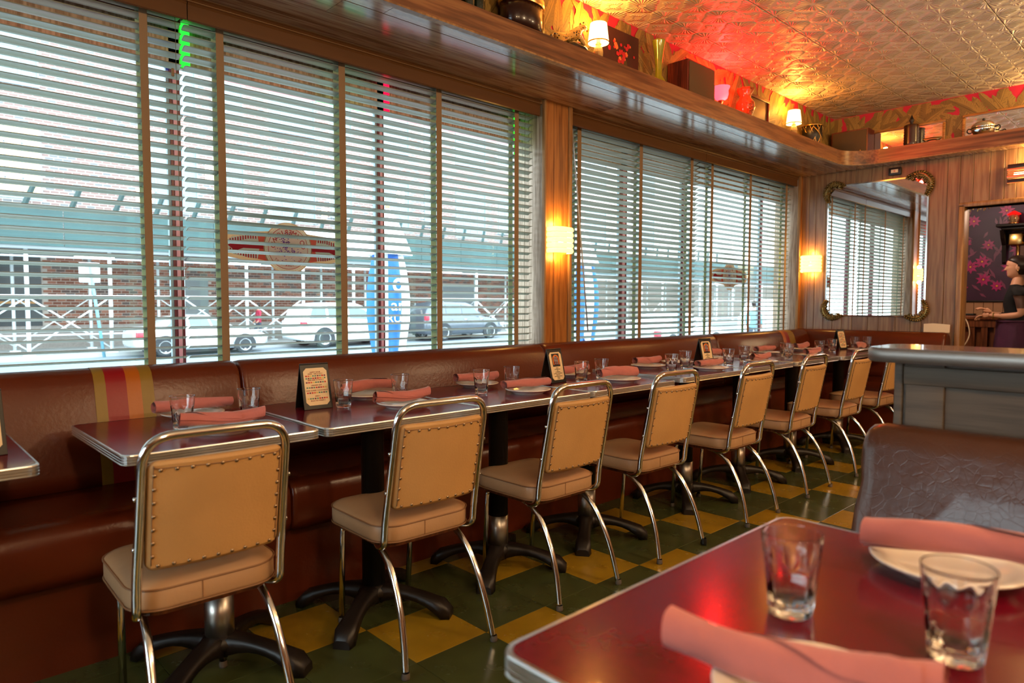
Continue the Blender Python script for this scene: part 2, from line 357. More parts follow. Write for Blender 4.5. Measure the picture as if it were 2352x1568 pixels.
def fillet(pts, r, n=6, loop=False):
    """round the corners of a polyline"""
    P = [Vector(p) for p in pts]; out = []; K = len(P)
    for i in range(K):
        if not loop and i in (0, K-1): out.append(P[i]); continue
        a, b, c = P[i-1], P[i], P[(i+1) % K]
        d1 = (a-b); d2 = (c-b); rr = min(r, d1.length*0.49, d2.length*0.49)
        p1 = b+d1.normalized()*rr; p2 = b+d2.normalized()*rr
        for k in range(n+1):
            t = k/n; out.append((1-t)**2*p1+2*t*(1-t)*b+t*t*p2)
    return out
def catmull(pts, n=6):
    P = [Vector(p) for p in pts]; out = []
    for i in range(len(P)-1):
        p0 = P[max(i-1, 0)]; p1 = P[i]; p2 = P[i+1]; p3 = P[min(i+2, len(P)-1)]
        for k in range(n):
            t = k/n
            out.append(0.5*((2*p1)+(-p0+p2)*t+(2*p0-5*p1+4*p2-p3)*t*t+(-p0+3*p1-3*p2+p3)*t**3))
    out.append(P[-1]); return out
def rrect(w, h, r, n=5, cx=0, cy=0):
    out = []
    for (sx, sy, a0) in ((1, 1, 0), (-1, 1, 90), (-1, -1, 180), (1, -1, 270)):
        for k in range(n+1):
            a = R(a0+90*k/n); out.append((cx+sx*(w/2-r)+r*math.cos(a), cy+sy*(h/2-r)+r*math.sin(a)))
    return out
_TXT = {}
def text_mesh(s, size, extrude=0.0004, align='CENTER'):
    key = (s, size, extrude, align)
    if key not in _TXT:
        c = bpy.data.curves.new('lettering', 'FONT'); c.body = s; c.size = size; c.extrude = extrude; c.align_x = align; c.align_y = 'CENTER'; c.resolution_u = 2
        o = bpy.data.objects.new('lettering_tmp', c); COL.objects.link(o)
        me = bpy.data.meshes.new_from_object(o); bpy.data.objects.remove(o); _TXT[key] = me
    return _TXT[key]
def lettering(s, size, matname, parent, loc, rot, name='lettering', extrude=0.0004, align='CENTER'):
    me = text_mesh(s, size, extrude, align).copy(); me.materials.clear(); me.materials.append(MATS[matname])
    return obj(name, me, parent, loc, rot)
rnd = random.Random(7)
XB, YW, ZC = 7.08, 3.10, 3.01        # far wall, window wall, ceiling
# ------------------------------------------------------------------ floor
floor = MB().b2((-3.0, -4.2, -0.16), (10.4, 3.1, -0.006)).build('floor', 'tile_joint', kind='structure')
T = 0.3048; FX, FY = 1.2618, 2.0889
tile_me = {}
for nm in ('tile_yellow', 'tile_green'):
    b = MB(); h = T/2-0.0006
    b.loft([[(-h, -h, -0.005), (h, -h, -0.005), (h, h, -0.005), (-h, h, -0.005)], [(-h, -h, -0.0006), (h, -h, -0.0006), (h, h, -0.0006), (-h, h, -0.0006)], [(-h+.001, -h+.001, 0), (h-.001, -h+.001, 0), (h-.001, h-.001, 0), (-h+.001, h-.001, 0)]], smooth=False)
    tile_me[nm] = b.mesh('floor_tile', nm)
for i in range(-8, 19):
    for j in range(-2, 9):
        nm = 'tile_yellow' if (i-j) % 3 == 0 else 'tile_green'
        obj('floor_tile', tile_me[nm], floor, (FX+(i+0.5)*T, FY-(j+0.5)*T, 0))
# ------------------------------------------------------------------ ceiling of pressed tin panels
ceil = MB().b2((-3.0, -4.2, ZC+0.012), (XB+0.2, 3.3, ZC+0.2)).build('ceiling', 'wall_paint', kind='structure')
P2 = 0.493
b = MB()
def sq(o, z): h0, h1 = o, P2-o; return [(h0, h0, z), (h1, h0, z), (h1, h1, z), (h0, h1, z)]
b.loft([sq(0.0015, 0.010), sq(0.0015, 0.003), sq(0.0045, 0.0)], smooth=False); cp = b.mesh('ceiling_panel', 'pressed_tin')
for i in range(-15, 6):
    for j in range(-13, 2):
        x, y = 4.285+i*P2, 2.09+j*P2
        if y > 2.79 or x > XB-0.02 or x < -3: continue
        obj('ceiling_panel', cp, ceil, (x, y, ZC))
# ------------------------------------------------------------------ window wall
W1 = (-2.4, 3.22); W2 = (3.478, 7.003); ZS, ZH = 0.86, 2.46
wl = MB()
wl.b2((-3.0, 3.1135, -0.7), (XB+0.3, 3.36, ZS)); wl.b2((-3.0, 3.1135, ZH), (XB+0.3, 3.36, 3.2))
wl.b2((-3.0, 3.112, ZS), (W1[0], 3.36, ZH)); wl.b2((W1[1]+0.012, 3.112, ZS), (W2[0]-0.012, 3.36, ZH)); wl.b2((W2[1]+0.012, 3.112, ZS), (XB+0.3, 3.36, ZH))
wall = wl.build('wall_left', 'wall_paint', kind='structure')
def vplank(par, x0, x1, z0, z1, y=3.10, m='wood_post', d=0.012, nm='plank', g=0.0015):
    bb = MB(); bb.prism([(x0+g, y+d), (x0+g, y+0.002), (x0+g+0.002, y), (x1-g-0.002, y), (x1-g, y+0.002), (x1-g, y+d)], z0, z1)
    return bb.build(nm, m, par)
for (a, c) in ((3.232, 3.313), (3.313, 3.452)): vplank(wall, a, c, 0.87, 2.485)
for (a, c) in ((3.214, 3.232), (3.452, 3.482)):
    MB().rbox(((a+c)/2, 3.10, 1.69), (c-a, 0.03, 1.59), 0.005).build('corner_trim', 'wood_trim', wall)
vplank(wall, 7.02, 7.085, 0.87, 2.485); MB().rbox((7.010, 3.10, 1.69), (0.022, 0.03, 1.59), 0.005).build('corner_trim', 'wood_trim', wall)
for x, sgn in ((3.22, 1), (3.478, -1), (7.003, 1), (-2.4, -1)):   # reveals
    MB().b2((min(x, x+sgn*0.012), 3.114, ZS), (max(x, x+sgn*0.012), 3.345, ZH)).build('window_jamb', 'wood_jamb', wall)
# upper wall behind the shelf, hung with banana leaf wallpaper
up = MB().b2((-3.0, 2.80, 2.585), (XB+0.1, 3.099, ZC+0.01)).build('wall_left_upper', 'paper_pink', kind='structure')
bk = MB()
DY0, DY1, DZ = 0.55, 1.655, 2.03          # doorway
bk.b2((XB+0.012, DY1, -0.1), (XB+0.16, 3.10, 2.6)); bk.b2((XB+0.012, -4.2, -0.1), (XB+0.16, DY0, 2.6)); bk.b2((XB+0.012, DY0, DZ), (XB+0.16, DY1, 2.6))
back = bk.build('wall_back', 'wall_paint', kind='structure')
upb = MB().b2((XB, -4.2, 2.59), (XB+0.16, 2.80, ZC+0.01)).build('wall_back_upper', 'paper_pink', kind='structure')
wf_ = MB(); E0, E1 = 0.2, 2.4      # entrance side, behind the camera: an assumed street window, added to let daylight in
wf_.b2((-3.2, -4.2, -0.1), (-3.0, E0, 3.2)); wf_.b2((-3.2, E1, -0.1), (-3.0, 3.36, 3.2)); wf_.b2((-3.2, E0, -0.1), (-3.0, E1, 0.75)); wf_.b2((-3.2, E0, 2.3), (-3.0, E1, 3.2))
wf_.build('wall_front', 'wood_panel', kind='structure')
w3 = bpy.data.objects.new('assumed_window_3', None); COL.objects.link(w3); w3['kind'] = 'structure'
MB().b2((-3.11, E0, 0.75), (-3.105, E1, 2.3)).build('pane', 'window_glass', w3)
fr3 = MB()
for y_ in (E0, (E0+E1)/2-0.03, E1-0.06): fr3.b2((-3.14, y_, 0.75), (-3.08, y_+0.06, 2.3))
fr3.b2((-3.14, E0, 0.75), (-3.08, E1, 0.81)); fr3.b2((-3.14, E0, 2.24), (-3.08, E1, 2.3)); fr3.build('window_frame', 'burgundy_paint', w3)
MB().b2((-3.2, -4.4, -0.1), (XB+0.2, -4.2, 3.2)).build('wall_right', 'wood_panel', kind='structure')
# planks of the far wall (random widths)
ys = [3.115, 3.03, 2.958, 2.861, 2.77, 2.679, 2.582, 2.435, 2.338, 2.189, 2.06, 1.969, 1.797, 1.70]
def bplank(y0, y1, z0, z1):
    g = 0.0015; bb = MB(); bb.prism([(XB+0.012, y0+g), (XB+0.002, y0+g), (XB, y0+g+0.002), (XB, y1-g-0.002), (XB+0.002, y1-g), (XB+0.012, y1-g)], z0, z1)
    return bb.build('plank', 'wood_panel', back)
for a, c in zip(ys[:-1], ys[1:]): bplank(c, a, 0.0, 2.485)
ys2 = [1.70, 1.60, 1.479, 1.375, 1.29, 1.208, 1.10, 0.96, 0.88, 0.74, 0.62, 0.50]
for a, c in zip(ys2[:-1], ys2[1:]): bplank(c, a, DZ+0.03, 2.485)
ys3 = [0.50]; 
while ys3[-1] > -4.0: ys3.append(ys3[-1]-rnd.choice((0.08, 0.12, 0.15, 0.1)))
for a, c in zip(ys3[:-1], ys3[1:]): bplank(c, a, 0.0, 2.485)
# door casing
dc = MB(); dc.rbox((XB+0.06, DY1+0.02, DZ/2), (0.17, 0.045, DZ+0.04), 0.006); dc.rbox((XB+0.06, DY0-0.02, DZ/2), (0.17, 0.045, DZ+0.04), 0.006)
dc.rbox((XB+0.06, (DY0+DY1)/2, DZ+0.02), (0.17, DY1-DY0+0.085, 0.04), 0.006)
dc.build('door_1', 'wood_trim', kind='structure')

# ------------------------------------------------------------------ soffit and plate shelf with curved corner
sof = thing('display_shelf', 'high wooden display shelf with boarded underside running round the corner above the windows', 'shelf', (0, 0, 0))
def path(off):   # plan of the shelf edge moved inward by off
    pts = [(-3.0, 2.58+off)]; c = (6.60, 2.30); r = 0.28+off
    for k in range(0, 25):
        a = R(90-90*k/24); pts.append((c[0]+r*math.cos(a), c[1]+r*math.sin(a)))
    pts.append((6.88+off, -4.19)); return pts
A, B = path(0), path(0.022)
rings = []
for (x, y), (x2, y2) in zip(A, B): rings.append([(x, y, 2.487), (x, y, 2.612), (x2, y2, 2.612), (x2, y2, 2.487)])
i1 = 14
MB().loft(rings[:2], smooth=False).build('fascia_board', 'wood_fascia', sof)
MB().loft(rings[1:26], smooth=False).build('fascia_board', 'wood_fascia', sof)
MB().loft(rings[25:], smooth=False).build('fascia_board', 'wood_fascia_y', sof)
A3, B3 = path(-0.006), path(0.03)
rings = [[(x, y, 2.480), (x, y, 2.489), (x2, y2, 2.489), (x2, y2, 2.480)] for (x, y), (x2, y2) in zip(A3, B3)]
MB().loft(rings, smooth=False).build('edge_trim', 'wood_trim', sof)
# shelf top
poly = [(x, y) for x, y in path(0.022)] + [(XB-0.001, -4.19), (XB-0.001, 2.799), (-3.0, 2.799)]
MB().prism(poly, 2.580, 2.600).build('shelf_board', 'wood_fascia', sof)
# boards of the underside, running along the windows; each row in lengths
rows = [(2.60, 2.70), (2.70, 2.86), (2.86, 3.03), (3.03, 3.12)]
for k, (a, c) in enumerate(rows):
    cuts = [-3.0, [1.75, 1.55, 0.6, 2.9][k], [4.75, 5.9, 3.7, 5.4][k], XB-0.002]
    if k == 0: cuts[-1] = 6.58
    for x0, x1 in zip(cuts[:-1], cuts[1:]):
        g = 0.0012; bb = MB(); bb.prism([(a+g, 2.495), (a+g, 2.487), (a+g+.002, 2.485), (c-g-.002, 2.485), (c-g, 2.487), (c-g, 2.495)], x0+g, x1-g, ax='x')
        bb.build('soffit_board', 'wood_soffit', sof)
pa = path(0.02)[1:26]
MB().prism([(6.582, 2.699)]+[(x, y) for x, y in pa]+[(XB-0.002, 2.30), (XB-0.002, 2.699)], 2.486, 2.494).build('soffit_board', 'wood_soffit', sof)
y = 2.298
for w in [0.17, 0.19, 0.2, 0.18, 0.2, 0.19, 0.2, 0.2, 0.2, 0.2, 0.2, 0.2]*2:
    MB().b2((6.90, y-w+0.0015, 2.486), (XB-0.002, y-0.0015, 2.494)).build('soffit_board', 'wood_soffit', sof); y -= w

# ------------------------------------------------------------------ wallpaper print: overlapping banana leaves
def leaf_print(parent, frame, u0, u1, v0, v1, n, seed, base):
    """frame maps (u, v, height above the paper) to room space"""
    rr = random.Random(seed); mb = MB(); k = 0
    def clampuv(u, v): return min(max(u, u0), u1), min(max(v, v0), v1)
    cells = []
    nu = max(1, int((u1-u0)/0.085)); nv = 4
    for i in range(nu):
        for j in range(nv): cells.append((u0+(i+rr.random())*(u1-u0)/nu, v0+(j+rr.random()*0.8)*(v1-v0)/nv*0.93))
    rr.shuffle(cells)
    for (cu, cv) in cells[:n]:
        L = rr.uniform(0.24, 0.38); Wd = L*rr.uniform(0.26, 0.36); a = R(rr.choice((70, 100, 125, 50, 150, 20)) + rr.uniform(-18, 18))
        h = base+k*0.00002; k += 1
        ca, sa = math.cos(a), math.sin(a); cur = rr.uniform(-0.25, 0.25)
        def pt(s, w, dz):
            q = L*(s-0.5); off = w+cur*L*(s-0.5)**2*4*0.25
            u, v = cu+ca*q-sa*off, cv+sa*q+ca*off
            u, v = clampuv(u, v); return frame(u, v, h+dz)
        N = 16
        prof = [Wd/2*math.sin(PI*min(1, (t/N))**0.8)**0.6*(1-0.10*((t*7) % 3 == 0)) for t in range(N+1)]
        for side, mi in ((1, 0), (-1, 2)):
            up_ = [pt(t/N, side*prof[t]*(0.86 if t % 4 == 2 else 1), 0) for t in range(N+1)]; mid = [pt(t/N, 0, 0) for t in range(N+1)]
            if side < 0: up_, mid = mid, up_
            mb.add(up_+mid, [(t, t+1, N+2+t, N+1+t) for t in range(N)], mi)
        # veins and shaded tears
        mb.add([pt(0, 0.0022, 1e-5), pt(0, -0.0022, 1e-5), pt(1, -0.0006, 1e-5), pt(1, 0.0006, 1e-5)], [(0, 1, 2, 3)], 3)
        for t in range(2, N-1, 1):
            for side in (1, -1):
                w = prof[t]*rr.uniform(0.5, 1.0); s0 = t/N; th = rr.uniform(0.003, 0.012)
                mb.add([pt(s0, side*prof[t]*0.2, 1e-5), pt(s0+0.05, side*w, 1e-5), pt(s0+0.05+th, side*w*0.98, 1e-5)], [(0, 1, 2)], 1 if rr.random() < 0.6 else 3)
    return mb.build('leaf_print', ['leaf_tan', 'leaf_dark', 'leaf_mid', 'leaf_vein'], parent, kind='stuff')
leaf_print(up, lambda u, v, h: (u, 2.80-h, v), 1.6, XB-0.001, 2.60, 3.005, 400, 3, 0.0006)
leaf_print(upb, lambda u, v, h: (XB-h, u, v), 0.3, 2.799, 2.60, 3.005, 200, 5, 0.0006)

# ------------------------------------------------------------------ windows: burgundy frames, panes, header and neon
def window(name, x0, x1, mull):
    w = bpy.data.objects.new(name, None); COL.objects.link(w); w['kind'] = 'structure'
    f = MB(); f.b2((x0, 3.315, ZS-0.01), (x1, 3.352, ZS+0.03)); f.b2((x0, 3.315, 2.43), (x1, 3.352, ZH)); f.build('window_frame', 'burgundy_paint', w)
    MB().b2((x0, 3.318, 2.232), (x1, 3.345, 2.43)).build('header_panel', 'wood_jamb', w)
    MB().b2((x0, 3.12, ZS-0.012), (x1, 3.33, ZS+0.004)).build('window_sill', 'white_steel', w)
    for (a, c) in mull:
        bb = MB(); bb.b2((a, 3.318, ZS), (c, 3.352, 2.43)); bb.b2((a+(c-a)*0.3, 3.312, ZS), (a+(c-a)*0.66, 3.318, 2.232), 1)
        bb.b2((a-0.012, 3.325, ZS), (a, 3.345, 2.43), 2)
        bb.build('mullion', ['burgundy_paint', 'burgundy_light', 'far_frame'], w)
    xs = [x0]+[v for m in mull for v in m]+[x1]
    for a, c in zip(xs[::2], xs[1::2]): MB().b2((a, 3.333, ZS+0.02), (c, 3.335, 2.24)).build('pane', 'window_glass', w)
    return w
win1 = window('window_1', W1[0], W1[1], [(-1.3, -1.25), (-0.15, -0.105), (1.022, 1.066), (2.106, 2.146)])
win2 = window('window_2', W2[0], W2[1], [(4.31, 4.395), (5.185, 5.232), (6.62, 6.66)])
def neon(x0, x1, z0, z1, m, label, r=0.006):
    t = MB(); t.tube([(x0, 3.300, z0), (x1, 3.300, z1)], r, 8); o = t.build('neon_tube', m); o['label'] = label; o['category'] = 'neon light'; o['group'] = 'neon tubes behind the blinds'; return o
neon(-0.3, 0.90, 2.222, 2.222, 'neon_red', 'red horizontal neon tube behind the large left blind, left of the mullion')
neon(0.905, 1.03, 2.222, 2.222, 'neon_blue', 'short blue neon piece beside the green upright tube')
neon(1.24, 1.72, 2.222, 2.222, 'neon_red', 'red horizontal neon tube above the window decal')
neon(1.73, 2.02, 2.222, 2.222, 'neon_green', 'short green horizontal neon tube right of the window decal')
neon(2.2, 3.1, 2.222, 2.222, 'neon_pink', 'pink horizontal neon tube behind the right end of the first window')
def neon_v(x, w, z0, z1, m, label):
    o = MB().rbox((x, 3.302, (z0+z1)/2), (w, 0.016, z1-z0), 0.006).build('neon_tube', m); o['label'] = label; o['category'] = 'neon light'; o['group'] = 'neon tubes behind the blinds'
neon_v(1.088, 0.040, 2.235, 2.43, 'neon_green', 'green upright neon bar in the gap between two blinds')
neon_v(2.156, 0.034, 2.235, 2.42, 'neon_red', 'red upright neon bar showing between the slats')
neon_v(3.150, 0.008, 2.14, 2.42, 'neon_green', 'thin green upright neon line near the first wooden post')

# ------------------------------------------------------------------ venetian blinds
PITCH = 0.0437
def slat_mesh(L, tilt):
    prof = []
    for k in range(7):
        s = -1+2*k/6; prof.append((s*0.0255, 0.0035*(1-s*s)))
    pts = prof+[(a, c-0.0022) for a, c in reversed(prof)]
    t = R(tilt); ct, st = math.cos(t), math.sin(t)
    rot = [(a*ct-c*st, a*st+c*ct) for a, c in pts]
    n = len(pts); rings = []
    for x, ins in ((-L/2, 0.006), (-L/2+0.006, 0.0), (L/2-0.006, 0.0), (L/2, 0.006)):
        f = 1-ins/0.0255; rings.append([(x, a*f, c) for a, c in rot])
    b = MB(); b.loft(rings, smooth=True); return b.mesh('slat', 'slat')
def blind(x0, x1, tilt, tapes, label, cords=()):
    t = thing('venetian_blind', label, 'blind', ((x0+x1)/2, 3.2, 0), 0, 'venetian blinds in the street windows')
    L = x1-x0; cx = (x0+x1)/2
    sm = slat_mesh(L, tilt); rj = random.Random(int(x0*100))
    n = 35
    for k in range(n):
        obj('slat', sm, t, (0, rj.uniform(-.0008, .0008), 2.375-k*PITCH+rj.uniform(-.0008, .0008)), (R(rj.uniform(-1.2, 1.2)), 0, 0))
    # moulded valance
    pr = [(3.118, 2.385), (3.118, 2.445), (3.112, 2.452), (3.118, 2.458), (3.108, 2.468), (3.112, 2.480), (3.132, 2.482), (3.132, 2.385), (3.125, 2.380)]
    pr = [(a-3.2, c) for a, c in pr]
    MB().prism(pr, -L/2-0.004, L/2+0.004, ax='x').build('valance', 'valance', t)
    MB().b2((-L/2, -0.03, 2.405), (L/2, 0.03, 2.445)).build('headrail', 'slat', t)
    zb = 2.375-n*PITCH
    MB().rbox((0, 0, zb), (L, 0.052, 0.014), 0.005).build('bottom_rail', 'slat', t)
    for (xc, w) in tapes:
        f = MB(); r_ = MB()
        for zz in range(n*2+1):
            z = 2.41-zz*PITCH/2
        def strip(mb, y, w_):
            rings = []
            for q in range(0, n+1):
                z = 2.41-q*PITCH; d = 0.0006*(q % 2)
                rings.append([(xc-cx-w_/2, y+d, z), (xc-cx+w_/2, y+d, z), (xc-cx+w_/2, y+d+0.0012, z), (xc-cx-w_/2, y+d+0.0012, z)])
            mb.loft(rings, smooth=False)
        strip(f, -0.0285, w); f.build('ladder_tape', 'tape', t)
        strip(r_, 0.0275, w*1.05); r_.build('ladder_tape', 'tape_daylit', t)
        rg = MB()     # rungs under each slat
        for k in range(n):
            z = 2.375-k*PITCH-0.004; tt = R(tilt); dz = math.sin(tt)*0.028
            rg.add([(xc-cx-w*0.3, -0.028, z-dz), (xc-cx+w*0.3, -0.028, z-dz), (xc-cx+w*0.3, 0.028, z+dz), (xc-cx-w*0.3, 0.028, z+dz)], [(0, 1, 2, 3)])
        rg.build('tape_rungs', 'tape_daylit', t, kind='stuff')
    for (xc, y, z0, z1, r) in cords:
        MB().tube([(xc-cx, y, z0), (xc-cx, y, z1)], r, 6).build('pull_cord', 'cord', t)
    return t
TL = -13.0
ba = blind(-2.36, 1.034, TL, [(-1.95, .032), (-1.1, .032), (-0.2, .032), (0.881, .031)], 'venetian blind at the left edge, wide greyish slats and tan tapes', [(1.005, -0.034, 2.40, 0.9, 0.0012)])
MB().rbox((0.99-(-2.36+1.034)/2, -0.036, 2.16), (0.012, 0.010, 0.035), 0.004).build('cord_tassel', 'tape', ba)
blind(1.046, 3.195, TL, [(1.194, .034), (1.805, .036), (2.425, .038), (3.043, .036)], 'venetian blind in front of the round window decal', [(3.135, -0.01, 2.40, 0.9, 0.0012)])
bc = blind(3.50, 5.218, -24.0, [(3.650, .040), (4.374, .040), (5.092, .040)], 'venetian blind right of the wooden post, slats tilted most')
blind(5.232, 6.985, -12.0, [(5.42, .040), (6.112, .040), (6.868, .040)], 'venetian blind nearest the far corner', [(6.55, 0.01, 2.40, 0.9, 0.0012)])
MB().tube([(3.555-4.359, -0.045, 2.36), (3.60-4.359, -0.07, 1.8), (3.70-4.359, -0.075, 0.98)], 0.005, 6).build('tilt_wand', 'plastic_clear', bc)

# ------------------------------------------------------------------ window decals (seen mirrored from inside)
def decal(cx, cz, s, label, only=None):
    t = thing('window_decal', label, 'decal', (cx, 3.328, cz), 0, 'oval sign decals on the windows')
    def pane_poly(poly, y, m, nm):
        return MB().prism(poly, y, y+0.0006, ax='y').build(nm, m, t)
    # band shape: pointed bars left and right
    top = [(-0.335, 0.035), (-0.30, 0.056), (-0.22, 0.070), (-0.10, 0.080), (0.10, 0.080), (0.22, 0.070), (0.30, 0.056), (0.335, 0.035)]
    outline = [(x*s, z*s) for x, z in top]+[(x*s, -z*s) for x, z in reversed(top)]
    pane_poly(outline, -0.0006, 'decal_gold', 'band')
    for sx in (-1, 1):
        pane_poly([(sx*x*s, z*s) for x, z in ((0.10, 0.062), (0.20, 0.056), (0.28, 0.042), (0.315, 0.02), (0.315, -0.02), (0.28, -0.042), (0.20, -0.056), (0.10, -0.062))], -0.0012, 'decal_white', 'band_field')
        pane_poly([(sx*x*s, z*s) for x, z in ((0.10, 0.010), (0.23, 0.010), (0.27, 0.026), (0.305, 0.0), (0.27, -0.026), (0.23, -0.010), (0.10, -0.010))], -0.0018, 'decal_red', 'arrow')
        pane_poly([(sx*x*s, z*s) for x, z in ((0.105, 0.070), (0.160, 0.060), (0.148, 0.0), (0.160, -0.060), (0.105, -0.070))], -0.0016, 'decal_coral', 'fan')
        st = MB()
        for k in range(11):
            x = 0.165+k*0.0125
            for sz in (1, -1):
                zz = 0.058-0.0028*max(0, k-3)-0.0006*k
                st.b2((min(sx*x*s, sx*(x+0.006)*s), -0.0020, min(sz*(zz-0.02)*s, sz*zz*s)), (max(sx*x*s, sx*(x+0.006)*s), -0.0014, max(sz*(zz-0.02)*s, sz*zz*s)))
        st.build('stripes', 'decal_red', t)
    def disc(r, y, m, nm, sx=1.0):
        pane_poly([(r*s*sx*math.cos(2*PI*k/48), r*s*math.sin(2*PI*k/48)) for k in range(48)], y, m, nm)
    disc(0.130, -0.0024, 'decal_gold', 'ring'); disc(0.124, -0.0028, 'decal_white', 'disc'); disc(0.107, -0.0032, 'decal_red', 'ring'); disc(0.1045, -0.0036, 'decal_white', 'disc')
    dots = MB()
    for k in range(60):
        a = 2*PI*k/60; dots.b2((math.cos(a)*0.1155*s-0.001, -0.0034, math.sin(a)*0.1155*s-0.001), (math.cos(a)*0.1155*s+0.001, -0.003, math.sin(a)*0.1155*s+0.001))
    dots.build('dots', 'decal_gold', t)
    def arc_text(txt, r, a0, a1, size, flip):
        n = len(txt)
        for k, ch in enumerate(txt):
            if ch == ' ': continue
            a = R(a0+(a1-a0)*(k/(n-1)))
            me = text_mesh(ch, size*s, 0.0002).copy(); me.materials.clear(); me.materials.append(MATS['decal_red'])
            o = obj('lettering', me, t, (math.cos(a)*r*s, -0.0042, math.sin(a)*r*s))
            # letters face the street: mirrored as seen from the room
            sg = -1 if flip else 1
            M = Matrix(((-sg*math.sin(a), sg*math.cos(a), 0), (0, 0, 1), (sg*math.cos(a), sg*math.sin(a), 0)))
            o.matrix_local = Matrix.Translation((math.cos(a)*r*s, -0.0042, math.sin(a)*r*s)) @ M.to_4x4()
    arc_text('GO AMERICANO', 0.080, 8, 172, 0.036, False)
    arc_text('NEW YORK CITY', 0.088, -40, -140, 0.017, True)
    rr = random.Random(4); pm = MB()      # speckled purple figure print in the middle
    for k in range(230):
        zz = rr.gauss(0, 0.03); xx = rr.gauss(-0.012 if zz > 0 else -0.004, 0.016+0.012*(zz < 0)); q = rr.uniform(0.0008, 0.0032)*s
        pm.b2((xx*s-q, -0.0042, zz*s-q*0.7), (xx*s+q, -0.0038, zz*s+q*0.7))
    pm.build('speckled_print', 'decal_purple', t, kind='stuff')
mat('decal_gold', 'b89c80', 0.6); mat('decal_white', 'f2efe6', 0.6); mat('decal_red', 'c01830', 0.6); mat('decal_coral', 'e06a58', 0.6); mat('decal_purple', '7a40b0', 0.6)
for nm in ('decal_gold', 'decal_white', 'decal_red', 'decal_coral', 'decal_purple'):
    m = MATS[nm]; N = m.node_tree.nodes; L = m.node_tree.links; b = N['Principled BSDF']; t_ = N.new('ShaderNodeBsdfTranslucent'); t_.inputs[0].default_value = b.inputs['Base Color'].default_value
    mx = N.new('ShaderNodeMixShader'); mx.inputs[0].default_value = 0.65; L.new(b.outputs[0], mx.inputs[1]); L.new(t_.outputs[0], mx.inputs[2]); L.new(mx.outputs[0], N['Material Output'].inputs[0])
decal(1.575, 1.452, 1.0, 'round red and gold window decal with mirrored lettering, beside the left blind tapes')
decal(6.03, 1.437, 1.0, 'round red and gold window decal in the window next to the far corner')
# ------------------------------------------------------------------ banquettes
BK = [(0.28, 0.50), (0.275, 0.56), (0.245, 0.68), (0.215, 0.80), (0.198, 0.865), (0.180, 0.900), (0.155, 0.918), (0.120, 0.925), (0.075, 0.920), (0.035, 0.900), (0.010, 0.86), (0.004, 0.50)]   # (distance from wall, height)
ST = [(0.655, 0.30), (0.665, 0.34), (0.665, 0.43), (0.658, 0.462), (0.640, 0.482), (0.60, 0.492), (0.50, 0.498), (0.35, 0.502), (0.27, 0.505), (0.27, 0.30)]
def bank_loft(prof, a, c, place, rr=0.03, base=0.5):
    cx = sum(p[0] for p in prof)/len(prof); cz = sum(p[1] for p in prof)/len(prof)
    rings = []
    for s, off in ((a, 1.0), (a+rr*0.1, 0.55), (a+rr*0.35, 0.2), (a+rr, 0.0), (c-rr, 0.0), (c-rr*0.35, 0.2), (c-rr*0.1, 0.55), (c, 1.0)):
        ins = off*rr*0.8; rg = []
        for (d, z) in prof:
            l = math.hypot(d-cx, z-cz); f = 1-ins/l; rg.append(place(s, cx+(d-cx)*f, cz+(z-cz)*f))
        rings.append(rg)
    return MB().loft(rings, smooth=True)
def along_window(s, d, z): return (s, 3.10-d, z)
def along_back(s, d, z): return (XB-d, s, z)
def banquette(a, c, place, label, stripes=(), seat_to=None):
    sc = seat_to or c
    t = thing('banquette', label, 'banquette', (0, 0, 0), 0, 'brown leather banquettes along the walls')
    bank_loft(BK, a+0.001, c-0.001, place).build('backrest', 'leather', t)
    bank_loft(ST, a+0.001, sc-0.001, place, 0.022).build('seat', 'leather', t)
    b = MB(); rings = []
    pr = [(0.60, 0.0), (0.60, 0.299), (0.27, 0.299), (0.27, 0.499), (0.004, 0.499), (0.004, 0.0)]
    b.loft([[place(a, d, z) for d, z in pr], [place(sc, d, z) for d, z in pr]], smooth=False); b.build('base', 'leather', t)
    for (s0, s1, m) in stripes:
        pr = BK[:10]
        def off(k, o):
            p0 = pr[max(k-1, 0)]; p1 = pr[min(k+1, len(pr)-1)]; tx, tz = p1[0]-p0[0], p1[1]-p0[1]; l = math.hypot(tx, tz)
            return (pr[k][0]+tz/l*o, pr[k][1]-tx/l*o)
        sgn = 1
        A_ = [off(k, 0.0012) for k in range(len(pr))]; 
        rg = [[place(s, d, z) for d, z in A_] for s in (s0, s0+0.0004, s1-0.0004, s1)]
        MB().loft(rg, closed=False, cap=False, smooth=True).build('stripe', m, t)
    return t
banquette(-1.6, 1.155, along_window, 'brown leather banquette with olive, red and orange stripes, at the left edge of the photo',
          [(0.604, 0.642, 'stripe_olive'), (0.642, 0.712, 'stripe_red'), (0.712, 0.762, 'stripe_orange'), (0.762, 0.806, 'stripe_olive')])
banquette(1.155, 3.045, along_window, 'plain brown leather banquette behind the second and third tables')
banquette(3.045, 5.09, along_window, 'plain brown leather banquette below the right window, behind the card with the arched picture')
banquette(5.09, 6.86, along_window, 'brown leather banquette next to the far corner with narrow stripes',
          [(6.27, 6.33, 'stripe_orange'), (6.33, 6.40, 'stripe_red'), (6.40, 6.52, 'stripe_olive')], seat_to=6.415)
banquette(1.72, 3.085, along_back, 'brown leather banquette under the big mirror on the far wall', seat_to=2.81)

